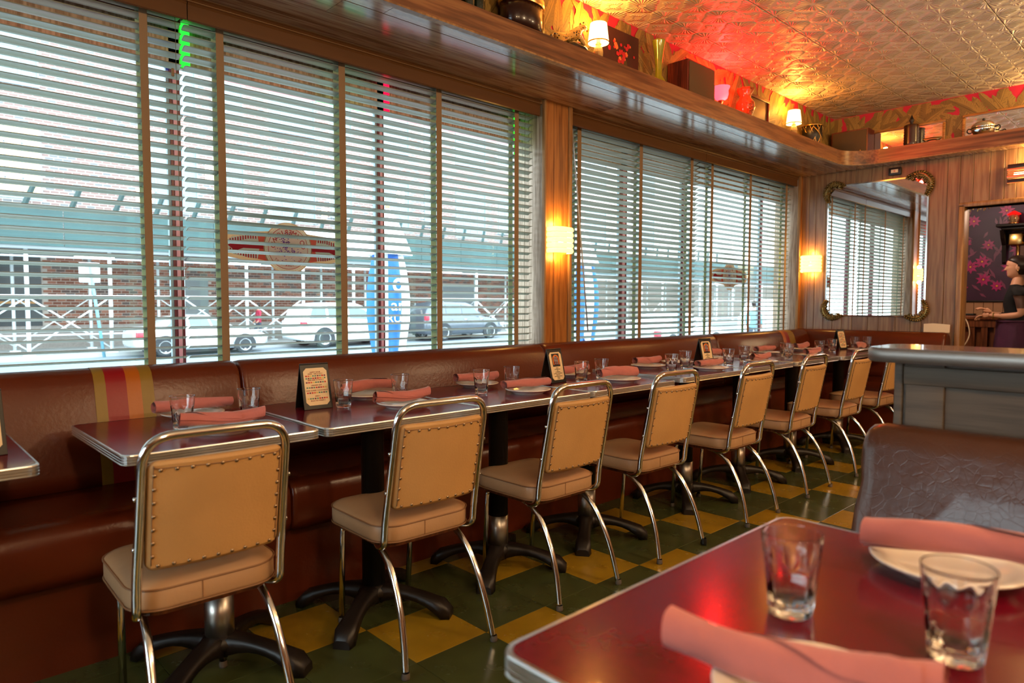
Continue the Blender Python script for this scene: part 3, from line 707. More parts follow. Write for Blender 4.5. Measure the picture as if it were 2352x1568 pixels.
# ------------------------------------------------------------------ dining tables
def table_top(w, d, t=0.030, r=0.028):
    b = MB()
    b.prism(rrect(w-0.010, d-0.010, r-0.004), -0.002, 0.001, mi=0)
    lam = b
    e = MB(); rings = []
    zs = [0.0005, 0.0000, -0.003, -0.006, -0.0068, -0.0098, -0.0106, -0.0136, -0.0144, -0.0174, -0.0182, -0.0212, -0.022, -0.025, -0.0268, -0.0285, -0.0298]
    outs = [-0.0062, -0.0012, 0, 0, -0.0014, -0.0014, 0, 0, -0.0014, -0.0014, 0, 0, -0.0014, -0.0014, 0, 0, -0.003]
    for z, o in zip(zs, outs): rings.append([(x, y, z) for x, y in rrect(w+2*o, d+2*o, r)])
    rings.append([(x, y, -0.0298) for x, y in rrect(w-0.05, d-0.05, r)])
    e.loft(rings, smooth=False, cap=False)
    u = MB().prism(rrect(w-0.02, d-0.02, r), -0.0296, -0.003)
    return lam, e, u
def foot_mesh(L):
    b = MB(); n = 9; rings = []
    for k in range(n+1):
        s = k/n; x = 0.02+s*(L-0.02)
        zt = 0.110-0.062*s**1.8; w = 0.040-0.012*math.sin(PI*s)+0.004*s
        zb = (0.062*math.sin(PI*min(1, s*1.12))**0.6 if s < 0.88 else 0.0)
        zb = max(0.0, 0.066*(1-((s-0.35)/0.55)**2)) if s < 0.9 else 0.0
        if k == n: zt = 0.030; w = 0.030
        rings.append([(x, -w, zb), (x, w, zb), (x, w*0.9, zt-0.006), (x, w*0.5, zt), (x, -w*0.5, zt), (x, -w*0.9, zt-0.006)])
    b.loft(rings, smooth=True); return b.mesh('foot', 'iron')
FT = foot_mesh(0.305)
def table(x0, x1, y0, y1, z, label, sleeve=True, cxo=0.0, rot=0.0, col=0.043, base=True, grp='red laminate tables along the banquette'):
    w, d = x1-x0-0.004, y1-y0
    t = thing('dining_table', label, 'table', ((x0+x1)/2, (y0+y1)/2, 0), 0, grp)
    lam, e, u = table_top(w, d)
    lam.build('tabletop', 'laminate', t, (0, 0, z-0.001)); e.build('edge_band', 'alu', t, (0, 0, z)); u.build('underlay', 'black', t, (0, 0, z))
    cy = 2.21-(y0+y1)/2 if base else 0
    if base:
        c = MB(); c.lathe([(col, 0.235 if sleeve else 0.09), (col, z-0.05), (col*1.3, z-0.046), (col*1.3, z-0.031)], 20, (cxo, cy, 0), cap=True); c.build('column', 'black', t)
        if sleeve: MB().lathe([(col*1.04, 0.095), (col*1.04, 0.236), (col*0.9, 0.2365)], 20, (cxo, cy, 0), cap=True).build('sleeve', 'steel', t)
        MB().lathe([(0.03, 0.05), (0.06, 0.07), (0.062, 0.085), (0.05, 0.108), (0.03, 0.112)], 16, (cxo, cy, 0), cap=True).build('hub', 'iron', t)
        for k in range(4): obj('foot', FT, t, (cxo, cy, 0), (0, 0, R(rot+45+90*k)))
    return t
table(-0.62, 0.318, 2.12, 2.74, 0.75, 'red table cut off by the left edge of the photo, corner showing')
table(0.492, 1.092, 2.075, 2.742, 0.75, 'red laminate table behind the nearest chair', True, 0.0, -8)
table(1.105, 1.812, 2.075, 2.748, 0.75, 'red laminate table behind the second chair, holding the drinks card of coloured squares', False, -0.09, -8)
table(1.822, 2.510, 2.085, 2.748, 0.75, 'red laminate table behind the third chair, pedestal with bright metal sleeve', True, -0.155, -8)
table(2.520, 3.245, 2.095, 2.748, 0.75, 'red laminate table behind the fourth chair, at the wooden post', True, -0.265, -8)
table(3.262, 4.025, 2.06, 2.735, 0.765, 'red laminate table below the window with the tilted blind, slightly raised', True, -0.12, -8)
table(4.032, 4.690, 2.08, 2.735, 0.765, 'red laminate table behind the fifth chair, last before the crowd of glasses', True, -0.20, -8)
table(4.735, 5.49, 2.08, 2.735, 0.765, 'red laminate table behind the sixth chair', True, -0.18, -8)
table(5.52, 6.78, 2.06, 2.72, 0.765, 'red laminate table nearest the far wall, with rolled napkins and far menu card', True, -0.34, -8)
# near table: a booth table close to the camera
nt = table(0.54, 1.318, -0.32, 0.600, 0.75, 'large red table in the foreground with pink rolled napkins', True, base=False, grp=None)
c = MB(); c.lathe([(0.045, 0.1), (0.045, 0.72)], 20, cap=True); c.build('column', 'black', nt); MB().lathe([(0.03, 0.05), (0.06, 0.07), (0.062, 0.085), (0.05, 0.108), (0.03, 0.112)], 16, cap=True).build('hub', 'iron', nt)
for k in range(4): obj('foot', FT, nt, (0, 0, 0), (0, 0, R(45+90*k)))

# ------------------------------------------------------------------ chrome chairs
def make_chair():
    t = thing('dining_chair', 'x', 'chair', (0, 0, 0), 0, 'chrome and tan vinyl chairs facing the banquette')
    # seat cushion
    def ring(ins, z, bulge=0.0):
        out = []
        for (x, y) in rrect(0.385-2*ins, 0.40-2*ins, max(0.02, 0.085-ins), 7):
            out.append((x, y+0.075, z))
        return out
    s = MB(); s.loft([ring(0.012, 0.390), ring(0.002, 0.394), ring(0.0, 0.402), ring(0.0, 0.446), ring(0.003, 0.450), ring(0.012, 0.456), ring(0.04, 0.463), ring(0.09, 0.468), ring(0.15, 0.469)], smooth=True)
    seat = s.build('seat', 'vinyl_seat', t)
    MB().tube(ring(-0.001, 0.4475), 0.0028, 6, loop=True).build('piping', 'piping', seat)
    MB().tube(ring(-0.001, 0.3935), 0.0025, 6, loop=True).build('piping', 'piping', seat)
    MB().b2((-0.028, -0.1262, 0.398), (-0.025, -0.1244, 0.444)).build('seam', 'piping', seat)
    MB().prism([(x, y+0.075) for x, y in rrect(0.34, 0.35, 0.06)], 0.372, 0.391).build('seat_pan', 'wood_counter', t)
    # hoop frame of the back
    def yb(z): return -0.115-0.085*(z-0.40)/0.45
    w = 0.183
    pts = [(-0.13, 0.03, 0.376), (-w+0.01, -0.07, 0.374), (-w, yb(0.40)-0.006, 0.39), (-w, yb(0.46), 0.46), (-w+0.004, yb(0.70), 0.70), (-w+0.006, yb(0.852), 0.852)]
    path_ = fillet(pts+[(-p[0], p[1], p[2]) for p in reversed(pts)], 0.075, 8)
    MB().tube(path_, 0.0118, 12).build('back_frame', 'chrome', t)
    # padded back, gently curved, leaning with the frame
    z0, z1, hw = 0.508, 0.792, 0.166
    def pad(u, v, side, k):      # u across -1..1, v up 0..1
        z = z0+(z1-z0)*v; x = u*hw*(1 if True else 1); curve = -0.020*(1-u*u)
        return (x, yb(z)+0.002+curve+side, z)
    th = 0.015
    nu, nv = 14, 10
    s = MB(); rings = []
    # closed shell: profile around the edge lofted from back to front
    def outline(ins, side, puff=0):
        pts = rrect(2*hw-2*ins, (z1-z0)-2*ins, max(0.004, 0.022-ins), 4); out = []
        # densify straight runs
        dense = []
        for i in range(len(pts)):
            a, b_ = pts[i], pts[(i+1) % len(pts)]; l = math.hypot(a[0]-b_[0], a[1]-b_[1]); m = max(1, int(l/0.03))
            for q in range(m): dense.append((a[0]+(b_[0]-a[0])*q/m, a[1]+(b_[1]-a[1])*q/m))
        for (x, zz) in dense:
            z = (z0+z1)/2+zz; u = x/hw; out.append((x, yb(z)+0.002-0.020*(1-u*u)+side, z))
        return out
    def grid(side, ins, puff):
        vs = []; 
        for j in range(nv+1):
            for i in range(nu+1):
                u = -1+2*i/nu; v = j/nv; x = u*(hw-ins); z = z0+ins+(z1-z0-2*ins)*v
                pf = puff*(1-abs(u)**4)*(1-abs(2*v-1)**4)
                vs.append((x, yb(z)+0.002-0.020*(1-(x/hw)**2)+side+pf, z))
        fs = [(j*(nu+1)+i, j*(nu+1)+i+1, (j+1)*(nu+1)+i+1, (j+1)*(nu+1)+i) for j in range(nv) for i in range(nu)]
        return vs, fs
    s.loft([outline(0.012, -th), outline(0.003, -th+0.004), outline(0.0, -th+0.009), outline(0.0, th-0.009), outline(0.003, th-0.004), outline(0.012, th)], cap=False)
    v_, f_ = grid(-th-0.0003, 0.0095, -0.001); s.add(v_, f_, 0, True)
    v_, f_ = grid(th, 0.0095, 0.012); s.add(v_, f_, 0, True)
    bk_ = s.build('backrest', 'vinyl_back', t)
    # folded hem seam on the back edges
    def P(x, zz, d=0.0022): 
        z = (z0+z1)/2+zz; return (x, yb(z)+0.002-0.020*(1-(x/hw)**2)-th-d, z)
    hem = [P(-hw+0.010, -0.125), P(-hw+0.010, 0.110), P(-hw+0.026, 0.124), P(0, 0.121), P(hw-0.026, 0.124), P(hw-0.010, 0.110), P(hw-0.010, -0.125)]
    MB().tube(catmull(hem, 5), 0.0013, 5).build('hem', 'piping', bk_)
    nb = MB(); nb.sphere((0, 0, 0), 0.0050, 0, 10, 6, (1, 0.62, 1)); nm_ = nb.mesh('nail_head', 'nail')
    H = (z1-z0)/2
    for k in range(9):
        x = -hw+0.026+k*(2*hw-0.052)/8; 
        obj('nail_head', nm_, bk_, P(x, H-0.022, 0.0016)); obj('nail_head', nm_, bk_, P(x, -H+0.014, 0.0016))
    for k in range(7):
        zz = -H+0.04+k*(2*H-0.075)/6
        for sx in (-1, 1): obj('nail_head', nm_, bk_, P(sx*(hw-0.013), zz, 0.0016))
    # screws fixing the pad through the posts
    sm_ = MB().sphere((0, 0, 0), 0.006, 0, 10, 6, (0.5, 1, 1)).mesh('screw', 'chrome')
    for sx in (-1, 1):
        for z in (0.57, 0.70): obj('screw', sm_, t, (sx*(w+0.010), yb(z), z))
    # legs
    for sx in (-1, 1):
        rear = catmull([(sx*0.148, 0.19, 0.381), (sx*0.150, 0.06, 0.381), (sx*0.153, -0.035, 0.368), (sx*0.158, -0.115, 0.315), (sx*0.164, -0.175, 0.22), (sx*0.171, -0.212, 0.12), (sx*0.180, -0.236, 0.014)], 6)
        l = MB().tube(rear, 0.0112, 12).build('leg', 'chrome', t)
        MB().lathe([(0.0, 0), (0.0125, 0), (0.0135, 0.006), (0.012, 0.022)], 12, (sx*0.1812, -0.2385, 0)).build('rubber_foot', 'rubber', l)
        fr = fillet([(sx*0.135, 0.15, 0.381), (sx*0.148, 0.212, 0.381), (sx*0.148, 0.222, 0.34), (sx*0.143, 0.240, 0.014)], 0.03, 5)
        l = MB().tube(fr, 0.0108, 12).build('leg', 'chrome', t)
        MB().lathe([(0.0, 0), (0.0125, 0), (0.0135, 0.006), (0.012, 0.022)], 12, (sx*0.1429, 0.2404, 0)).build('rubber_foot', 'rubber', l)
    return t
ch = make_chair()
CH = [(0.645, 1.955, -1.5, 'nearest chrome chair, tan studded back, at the left table'),
      (1.366, 1.960, -1.2, 'second chair from the left, tan studded back, in front of the card of coloured squares'),
      (2.064, 1.958, 0.0, 'third chrome chair from the left, below the card with the arched picture'),
      (2.745, 1.965, -1.0, 'fourth chair from the left, the one with a black foot on its rear leg'),
      (3.500, 1.945, 0.8, 'fifth chair from the left, its seat shining white under the window light'),
      (4.275, 1.962, 1.2, 'sixth chrome chair from the left, a bent screw on its post'),
      (5.035, 1.950, 0.5, 'seventh chrome chair, second to last before the partition'),
      (5.80, 1.950, -2, 'last chrome chair, half hidden behind the partition')]
for k, (x, y, rz, lb) in enumerate(CH):
    o = ch if k == 0 else copy_tree(ch)
    o.location = (x, y, 0); o.rotation_euler = (0, 0, R(rz)); o['label'] = lb
    if k == 3:
        legs = [c for c in o.children if c.name.startswith('leg')]
        for l in legs:
            for ft in l.children:
                n_ = len(ft.data.vertices); mx_ = sum(v.co.x for v in ft.data.vertices)/n_; my_ = sum(v.co.y for v in ft.data.vertices)/n_
                if mx_ > 0 and my_ < 0: ft.data = MB().lathe([(0.0, 0), (0.0150, 0), (0.0155, 0.01), (0.0135, 0.034)], 12, (0.1812, -0.2385, 0)).mesh('rubber_foot', 'black'); ft['label'] = 'black rubber foot'
    if k == 5: MB().tube([(-0.185, -0.178, 0.70), (-0.205, -0.185, 0.705), (-0.212, -0.19, 0.698)], 0.004, 6).build('bent_screw', 'chrome', o)

# ------------------------------------------------------------------ booth seat and partition on the right
bt = thing('booth_seat', 'worn brown leather booth seat behind the foreground table', 'booth seat', (0, 0, 0))
def along_booth(s, d, z): return (1.985-d, s, z)
BB = [(0.20, 0.42), (0.185, 0.50), (0.150, 0.62), (0.120, 0.72), (0.100, 0.80), (0.088, 0.832), (0.070, 0.852), (0.045, 0.860), (0.020, 0.855), (0.006, 0.83), (0.003, 0.42)]
bank_loft(BB, -1.2, 0.655, along_booth, 0.045).build('backrest', 'leather_worn', bt)
SS = [(0.62, 0.28), (0.63, 0.32), (0.63, 0.40), (0.62, 0.435), (0.59, 0.45), (0.45, 0.462), (0.18, 0.465), (0.18, 0.28)]
bank_loft(SS, -1.2, 0.640, along_booth, 0.025).build('seat', 'leather_worn', bt)
MB().b2((1.42, -1.2, 0), (1.98, 0.62, 0.285)).build('base', 'leather', bt)
pt = thing('partition', 'grey wooden partition with a thick rounded metal-edged cap, behind the booth seat', 'partition', (0, 0, 0))
MB().b2((2.000, -1.2, 0), (2.10, 0.600, 1.02)).build('panel', 'wood_grey', pt)
MB().rbox((2.05, 0.603, 0.51), (0.115, 0.022, 1.02), 0.004).build('end_post', 'wood_grey', pt)
MB().rbox((1.995, 0.54, 0.51), (0.012, 0.09, 1.02), 0.003).build('stile', 'wood_grey', pt)
MB().rbox((1.993, -0.3, 0.985), (0.012, 1.78, 0.05), 0.003).build('top_rail', 'wood_grey', pt)
cpb = MB(); rr_ = []
for ins, z in ((0.006, 1.020), (0.0, 1.026), (0.0, 1.050), (0.004, 1.056), (0.010, 1.058)):
    rr_.append([(x+2.055, y-0.275, z) for x, y in rrect(0.26-2*ins, 1.90-2*ins, 0.06-ins, 8)])
cpb.loft(rr_[:4], cap=False); cpb.build('cap_edge', 'cap_metal', pt)
MB().prism([(x+2.055, y-0.275) for x, y in rrect(0.25, 1.89, 0.055, 8)], 1.0205, 1.0575).build('cap_top', 'cap_brown', pt)
# ------------------------------------------------------------------ tumblers, plates, rolled napkins
def tumbler_mesh(h=0.112):
    n = 72; NF = 9
    def R0(z): return 0.0290+0.0110*(z/h)
    def ring(r, z, fl):
        out = []
        for k in range(n):
            q = 2*PI*k/n; f = abs(math.sin(q*NF/2)); out.append((r*(1-0.075*fl*(1-f**0.7))*math.cos(q), r*(1-0.075*fl*(1-f**0.7))*math.sin(q), z))
        return out
    R_ = [ring(0.0, 0.0, 0), ring(R0(0)-0.003, 0.0, 0.4), ring(R0(0), 0.003, 0.8)]
    for k in range(8): z = 0.010+k*0.0085; R_.append(ring(R0(z), z, 1))
    R_ += [ring(R0(0.077), 0.077, 0.6), ring(R0(0.081), 0.081, 0), ring(R0(0.0825), 0.0825, 0), ring(R0(0.095), 0.095, 0), ring(R0(h-.003), h-0.0030, 0), ring(R0(h-.0016), h-0.0016, 0), ring(R0(h)-0.0003, h-0.0005, 0), ring(R0(h)-0.0009, h, 0), ring(R0(h)-0.0015, h-0.0005, 0), ring(R0(h-.0016)-0.0017, h-0.0016, 0), ring(R0(h-.003)-0.0017, h-0.003, 0),
           ring(R0(0.095)-0.0017, 0.095, 0), ring(R0(0.08)-0.0017, 0.08, 0), ring(R0(0.05)-0.0032, 0.05, 0.4), ring(R0(0.02)-0.0040, 0.02, 0.3), ring(0.018, 0.0135, 0), ring(0.0, 0.0125, 0)]
    b = MB(); b.loft(R_, cap=False); return b.mesh('tumbler', 'glass')
TUM = tumbler_mesh()
def plate_mesh():
    b = MB(); b.lathe([(0.0, 0.004), (0.055, 0.004), (0.066, 0.000), (0.070, 0.0), (0.072, 0.004), (0.088, 0.012), (0.106, 0.0185), (0.1085, 0.0205), (0.1085, 0.0225), (0.106, 0.0235), (0.088, 0.0185), (0.074, 0.012), (0.064, 0.0085), (0.0, 0.008)], 48)
    return b.mesh('plate', 'porcelain')
PLT = plate_mesh()
def napkin_mesh(seed, L=0.27, bend=0.0):
    r_ = random.Random(seed); NS = 26; NT = 64; turns = 3.1
    ph = [r_.uniform(0, 6) for _ in range(8)]; rings = []
    def axis(s): return bend*math.sin(PI*s)+0.0025*math.sin(5*s+ph[3]), 0.002*math.sin(6*s+ph[4])
    def swell(s): return 1+0.06*math.sin(4*s+ph[0])+0.035*math.sin(11*s+ph[1])-0.10*(s > 0.8)*(s-0.8)*5
    for i in range(NS+1):
        s = i/NS; cy, cz = axis(s); rg = []
        for k in range(NT+1):
            t = k/NT; a = ph[2]-t*turns*2*PI+0.55*s
            rad = (0.004+0.0195*t**0.85)*swell(s)
            rad += 0.0008*math.sin(2*a+9*s+ph[5])+0.0006*math.sin(5*a-14*s+ph[6])
            # inner turns are drawn in a little at the ends, so each end shows its spiral
            xx = (s-0.5)*(L-0.012*(1-t)); xx += 0.004*math.sin(a+ph[7])*(2*abs(s-0.5))**4
            rg.append((xx, cy+rad*math.cos(a)*1.12, cz+rad*math.sin(a)*0.94))
        rings.append(rg)
    b = MB(); b.loft(rings, closed=False, cap=False)
    # last corner of the cloth wrapped diagonally over the roll
    f = []
    for i in range(13):
        s = 0.30+0.62*i/12; cy, cz = axis(s); rg = []; wid = 2.3*(1-abs(i/12-0.55)*1.25)
        for k in range(9):
            a = ph[2]+1.2+2.2*(i/12-0.5)+wid*(k/8-0.5); rad = 0.0243*swell(s)+0.0010+0.0006*math.sin(7*s+k)
            rg.append(((s-0.5)*L, cy+rad*math.cos(a)*1.12, cz+rad*math.sin(a)*0.94))
        f.append(rg)
    b.loft(f, closed=False, cap=False)
    return b.mesh('rolled_napkin', 'napkin')
NAPS = [napkin_mesh(3, bend=0.004), napkin_mesh(11, bend=-0.010), napkin_mesh(21, bend=0.012), napkin_mesh(33, 0.25, -0.004)]
def glass_at(x, y, z, lb): obj('tumbler', TUM, None, (x, y, z), (0, 0, x*7), lb, 'glass', 'fluted water tumblers on the tables')
def plate_at(x, y, z, lb): obj('plate', PLT, None, (x, y, z), None, lb, 'plate', 'white plates on the tables')
def nap_at(x, y, z, a, k, lb, ry=0, flip=0): obj('rolled_napkin', NAPS[k], None, (x, y, z+0.0500), (R(k*50), R(ry), R(a+180*flip)), lb, 'napkin', 'rolled salmon napkins on the plates')
Z1, Z2 = 0.7502, 0.7652
for (x, y, z, lb) in [
    (0.758, 2.410, Z1, 'water tumbler on the left table, in front of a rolled napkin'), (1.000, 2.450, Z1, 'short looking tumbler on the left table, behind the front napkin'),
    (1.395, 2.470, Z1, 'tumbler beside the card of coloured squares, on the second table'), (1.690, 2.500, Z1, 'tumbler between the two napkins of the second table'),
    (2.085, 2.410, Z1, 'tumbler on the third table, in front of its rear napkin'), (2.310, 2.440, Z1, 'tumbler on the third table, behind its front napkin'),
    (2.790, 2.400, Z1, 'tumbler just right of the first card with the arched picture'), (3.010, 2.440, Z1, 'tumbler behind the front napkin of the fourth table'),
    (3.455, 2.270, Z2, 'tumbler standing before the left rear napkin of the raised table'), (3.745, 2.360, Z2, 'tumbler just left of the second card with the arched picture'),
    (4.145, 2.283, Z2, 'tumbler just right of the second card with the arched picture'), (4.500, 2.360, Z2, 'tumbler behind the napkin of the table before the sixth chair'),
    (4.985, 2.260, Z2, 'left one of two tumblers standing close together before the sixth chair'), (5.120, 2.345, Z2, 'right one of two tumblers standing close together before the sixth chair'),
    (5.640, 2.300, Z2, 'tumbler in front of the rear napkin of the last table but one'), (6.000, 2.340, Z2, 'tumbler left of the far menu card'),
    (6.560, 2.360, Z2, 'tumbler half behind the far menu card'), (6.700, 2.300, Z2, 'tumbler right of the far menu card, near the partition'),
    (0.902, 0.398, Z1, 'out of focus tumbler in the middle of the foreground table'), (0.926, 0.209, Z1, 'large blurred tumbler at the right edge of the foreground table')]:
    glass_at(x, y, z, lb)
PL = [(0.860, 2.618, Z1, -4, 0, 0.005, 'at the back of the left table'), (0.838, 2.255, Z1, -2, 1, 0.0, 'at the front of the left table, just above the nearest chair'),
      (1.610, 2.628, Z1, 2, 2, 0.0, 'at the back of the second table'), (1.575, 2.305, Z1, 3, 1, 0.0, 'at the front of the second table'),
      (2.240, 2.620, Z1, -6, 3, 0.0, 'at the back of the third table'), (2.255, 2.270, Z1, -6, 0, 0.0, 'at the front of the third table'),
      (2.960, 2.618, Z1, -8, 1, 0.0, 'at the back of the fourth table, behind the arched picture card'), (2.960, 2.265, Z1, -8, 2, 0.0, 'at the front of the fourth table'),
      (3.600, 2.540, Z2, -2, 3, 0.0, 'at the back left of the raised table'), (3.760, 2.190, Z2, 0, 0, 0.0, 'at the front of the raised table, below the arched picture card'),
      (4.470, 2.590, Z2, 2, 2, 0.0, 'at the back of the table before the sixth chair'), (4.450, 2.205, Z2, 4, 1, 0.0, 'at the front of the table before the sixth chair'),
      (5.300, 2.590, Z2, -4, 0, 0.0, 'at the back of the table with two tumblers'), (5.270, 2.190, Z2, 2, 3, 0.0, 'at the front of the table with two tumblers'),
      (5.950, 2.570, Z2, 2, 1, 0.0, 'at the back of the last table but one'), (6.230, 2.185, Z2, 6, 2, 0.0, 'in front of the far menu card'),
      (6.660, 2.560, Z2, -6, 0, 0.0, 'at the very back, near the far wall')]
for k, (x, y, z, a, v, dx, where) in enumerate(PL):
    plate_at(x, y, z, 'white napkin plate '+where)
    nap_at(x+dx, y+0.01, z, a, v, 'salmon rolled napkin '+where, flip=k % 2)
plate_at(3.965, 2.560, Z2, 'empty white plate behind the second arched picture card'); plate_at(4.93, 2.50, Z2, 'empty white plate behind the pair of tumblers')
plate_at(0.700, 0.275, Z1, 'blurred white plate at the bottom edge of the photo'); nap_at(0.695, 0.300, Z1, -72, 1, 'large pink rolled napkin at the bottom edge of the photo, on the foreground table', flip=0)
plate_at(1.215, 0.290, Z1, 'blurred white plate at the right of the foreground table'); nap_at(1.205, 0.270, Z1, -76, 2, 'large pink rolled napkin on the foreground table, at the right edge of the photo', flip=0)

# ------------------------------------------------------------------ menu cards
mat('card_ink', '8a2a30', 0.6); mat('card_ink_dark', '3a2a20', 0.6); mat('sq_red', 'c0202c', 0.6); mat('sq_teal', '5c8a78', 0.6); mat('sq_yellow', 'd8c060', 0.6); mat('sq_purple', '70284c', 0.6); mat('sq_coral', 'd8603c', 0.6); mat('pic_black', '16141a', 0.5); mat('pic_orange', 'e07818', 0.5); mat('pic_grey', '8c8c94', 0.5); mat('pic_maroon', '6a1a20', 0.5)
def chamfer(w, h, c): return [(-w/2+c, 0), (w/2-c, 0), (w/2, c), (w/2, h-c), (w/2-c, h), (-w/2+c, h), (-w/2, h-c), (-w/2, c)]
def card(x, y, z, rz, label, style):
    t = thing('menu_card_stand', label, 'menu card', (x, y, z), R(rz), 'black card holders on the tables')
    w, h, dp = 0.122, 0.178, 0.042; a = math.atan2(dp, h); Lh = math.hypot(h, dp)
    for s, nm in ((1, 'front_panel'), (-1, 'rear_panel')):
        M = Matrix.Rotation(-a*s, 4, 'X')
        o = MB().rbox((0, 0, Lh/2), (w, 0.004, Lh), 0.0015, smooth=False).build(nm, 'card_black', t, (0, -dp*s, 0), (-a*s, 0, 0))
        if s == 1: fr = o
    MB().rbox((0, 0, h), (w, 0.007, 0.006), 0.002).build('hinge', 'card_black', t)
    hold = fr
    def onface(mb, nm, m, kind=None): 
        return mb.build(nm, m, hold, kind=kind)
    onface(MB().prism([(q[0], q[1]+0.016) for q in chamfer(0.100, 0.150, 0.013)], -0.0030, -0.0022, ax='y'), 'card', 'card_cream')
    def txt(s, size, zz, m, xx=0): return lettering(s, size, m, hold, (xx, -0.0034, zz), (PI/2, 0, 0))
    if style == 'menu':
        rows = [('HAPPY HOUR', 0.149), ('MON - THU 4 TO 7', 0.142), ('BEER AND A TACO 7', 0.117), ('SANGRIA 6/24', 0.096), ('OUR CLASSIC COCKTAILS 8', 0.075), ('BEER 4', 0.052), ('SELECTED WINES 6', 0.034)]
        for s, zz in rows: txt(s, 0.0072, zz, 'card_ink')
        cols = ['sq_red', 'sq_coral', 'sq_yellow', 'sq_teal', 'sq_teal', 'sq_purple', 'sq_teal', 'sq_red', 'sq_purple']
        by = {}
        for r_, zz in enumerate((0.134, 0.1245, 0.108, 0.087, 0.066, 0.043)):
            for c in range(9):
                m = cols[(c+r_*4) % 9]; by.setdefault(m, MB()).b2((-0.043+c*0.0098, -0.0036, zz-0.0028), (-0.043+c*0.0098+0.0068, -0.0030, zz+0.0028))
        for m, mb in by.items(): mb.build('coloured_squares', m, hold, kind='stuff')
    else:
        onface(MB().b2((-0.031, -0.0036, 0.088), (0.031, -0.0028, 0.158)), 'picture', 'pic_black')
        arch = [(-0.026, 0.098), (0.026, 0.098)]+[(0.026*math.cos(R(q)), 0.130+0.022*math.sin(R(q))) for q in range(0, 181, 15)]
        onface(MB().prism(arch, -0.0040, -0.0034, ax='y'), 'arch', 'pic_orange')
        arch = [(-0.019, 0.098), (0.019, 0.098)]+[(0.019*math.cos(R(q)), 0.128+0.017*math.sin(R(q))) for q in range(0, 181, 15)]
        onface(MB().prism(arch, -0.0044, -0.0038, ax='y'), 'arch', 'pic_maroon')
        g = MB()
        for cx, cz, r in ((-0.007, 0.137, 0.006), (0.007, 0.135, 0.0055), (-0.008, 0.122, 0.0075), (0.008, 0.119, 0.007), (-0.006, 0.106, 0.004), (0.009, 0.105, 0.004)):
            g.prism([(cx+r*math.cos(R(q)), cz+r*1.15*math.sin(R(q))) for q in range(0, 360, 30)], -0.0048, -0.0042, ax='y')
        g.build('figures', 'pic_grey', hold, kind='stuff')
        for s, zz, sz in (('DIA DE', 0.080, 0.0062), ('LOS MUERTOS', 0.0725, 0.0072), ('WITH', 0.065, 0.005), ('LA MARIPOSA', 0.058, 0.0066), ('OCTOBER 31 TO NOVEMBER 2', 0.050, 0.0052), ('PAN DULCE', 0.0425, 0.006), ('MOLE POBLANO SPECIAL', 0.035, 0.0056), ('LA FIESTA', 0.028, 0.0052), ('ALL NIGHT', 0.0215, 0.0046)):
            txt(s, sz, zz, 'card_ink_dark')
    return t
card(0.205, 2.36, Z1, 8, 'black menu card stand at the left edge of the photo, blurred', 'menu')
card(1.300, 2.535, Z1, -2, 'black card stand with rows of coloured squares, on the second table', 'menu')
card(2.675, 2.500, Z1, 4, 'black card stand with arched orange picture, between third and fourth table', 'pic')
card(4.000, 2.380, Z2, -6, 'black card stand with arched orange picture, on the raised table further away', 'pic')
card(6.420, 2.440, Z2, -10, 'black menu card stand on the farthest table, in front of the far wall', 'menu')

# ------------------------------------------------------------------ things on the high shelf
mat('vase_amber', 'f0a050', 0.08, trans=0.75, coat=0.6); mat('glass_amber', 'f0d8a0', 0.03, trans=0.7, ior=1.5)
SZ = 2.6002
def sh(name, label, cat, x, y=2.70, rz=0): return thing(name, label, cat, (x, y, SZ), rz)
t = sh('gilt_basket', 'gilded openwork ornament at the cut-off left end of the shelf', 'ornament', 2.10, 2.69)
g = MB()
for k in range(6):
    z = 0.012+k*0.030; rr0 = 0.072-0.004*abs(k-2)
    g.tube([(rr0*(1+0.09*math.sin(q*9))*math.cos(q), rr0*(1+0.09*math.sin(q*9))*math.sin(q), z+0.006*math.sin(q*12)) for q in [2*PI*i/72 for i in range(72)]], 0.007, 6, loop=True)
g.build('openwork', 'brass', t); MB().lathe([(0.0, 0.0), (0.05, 0.0), (0.062, 0.03), (0.060, 0.17), (0.0, 0.175)], 20).build('core', 'brass_dark', t)
mat('glass_green', '101c0a', 0.08, coat=0.8)
def bottle(x, y, lb, h=0.24):
    o = MB().lathe([(0, 0), (0.034, 0), (0.036, 0.006), (0.036, h*0.6), (0.030, h*0.7), (0.014, h*0.8), (0.013, h*0.97), (0.016, h*0.975), (0.016, h), (0, h)], 20).build('bottle', 'glass_green', None, (x, y, SZ)); o['label'] = lb; o['category'] = 'bottle'; o['group'] = 'dark bottles on the shelf'
bottle(2.222, 2.67, 'left one of two dark green bottles on the shelf'); bottle(2.298, 2.68, 'right one of two dark green bottles on the shelf, beside the big dark bucket')
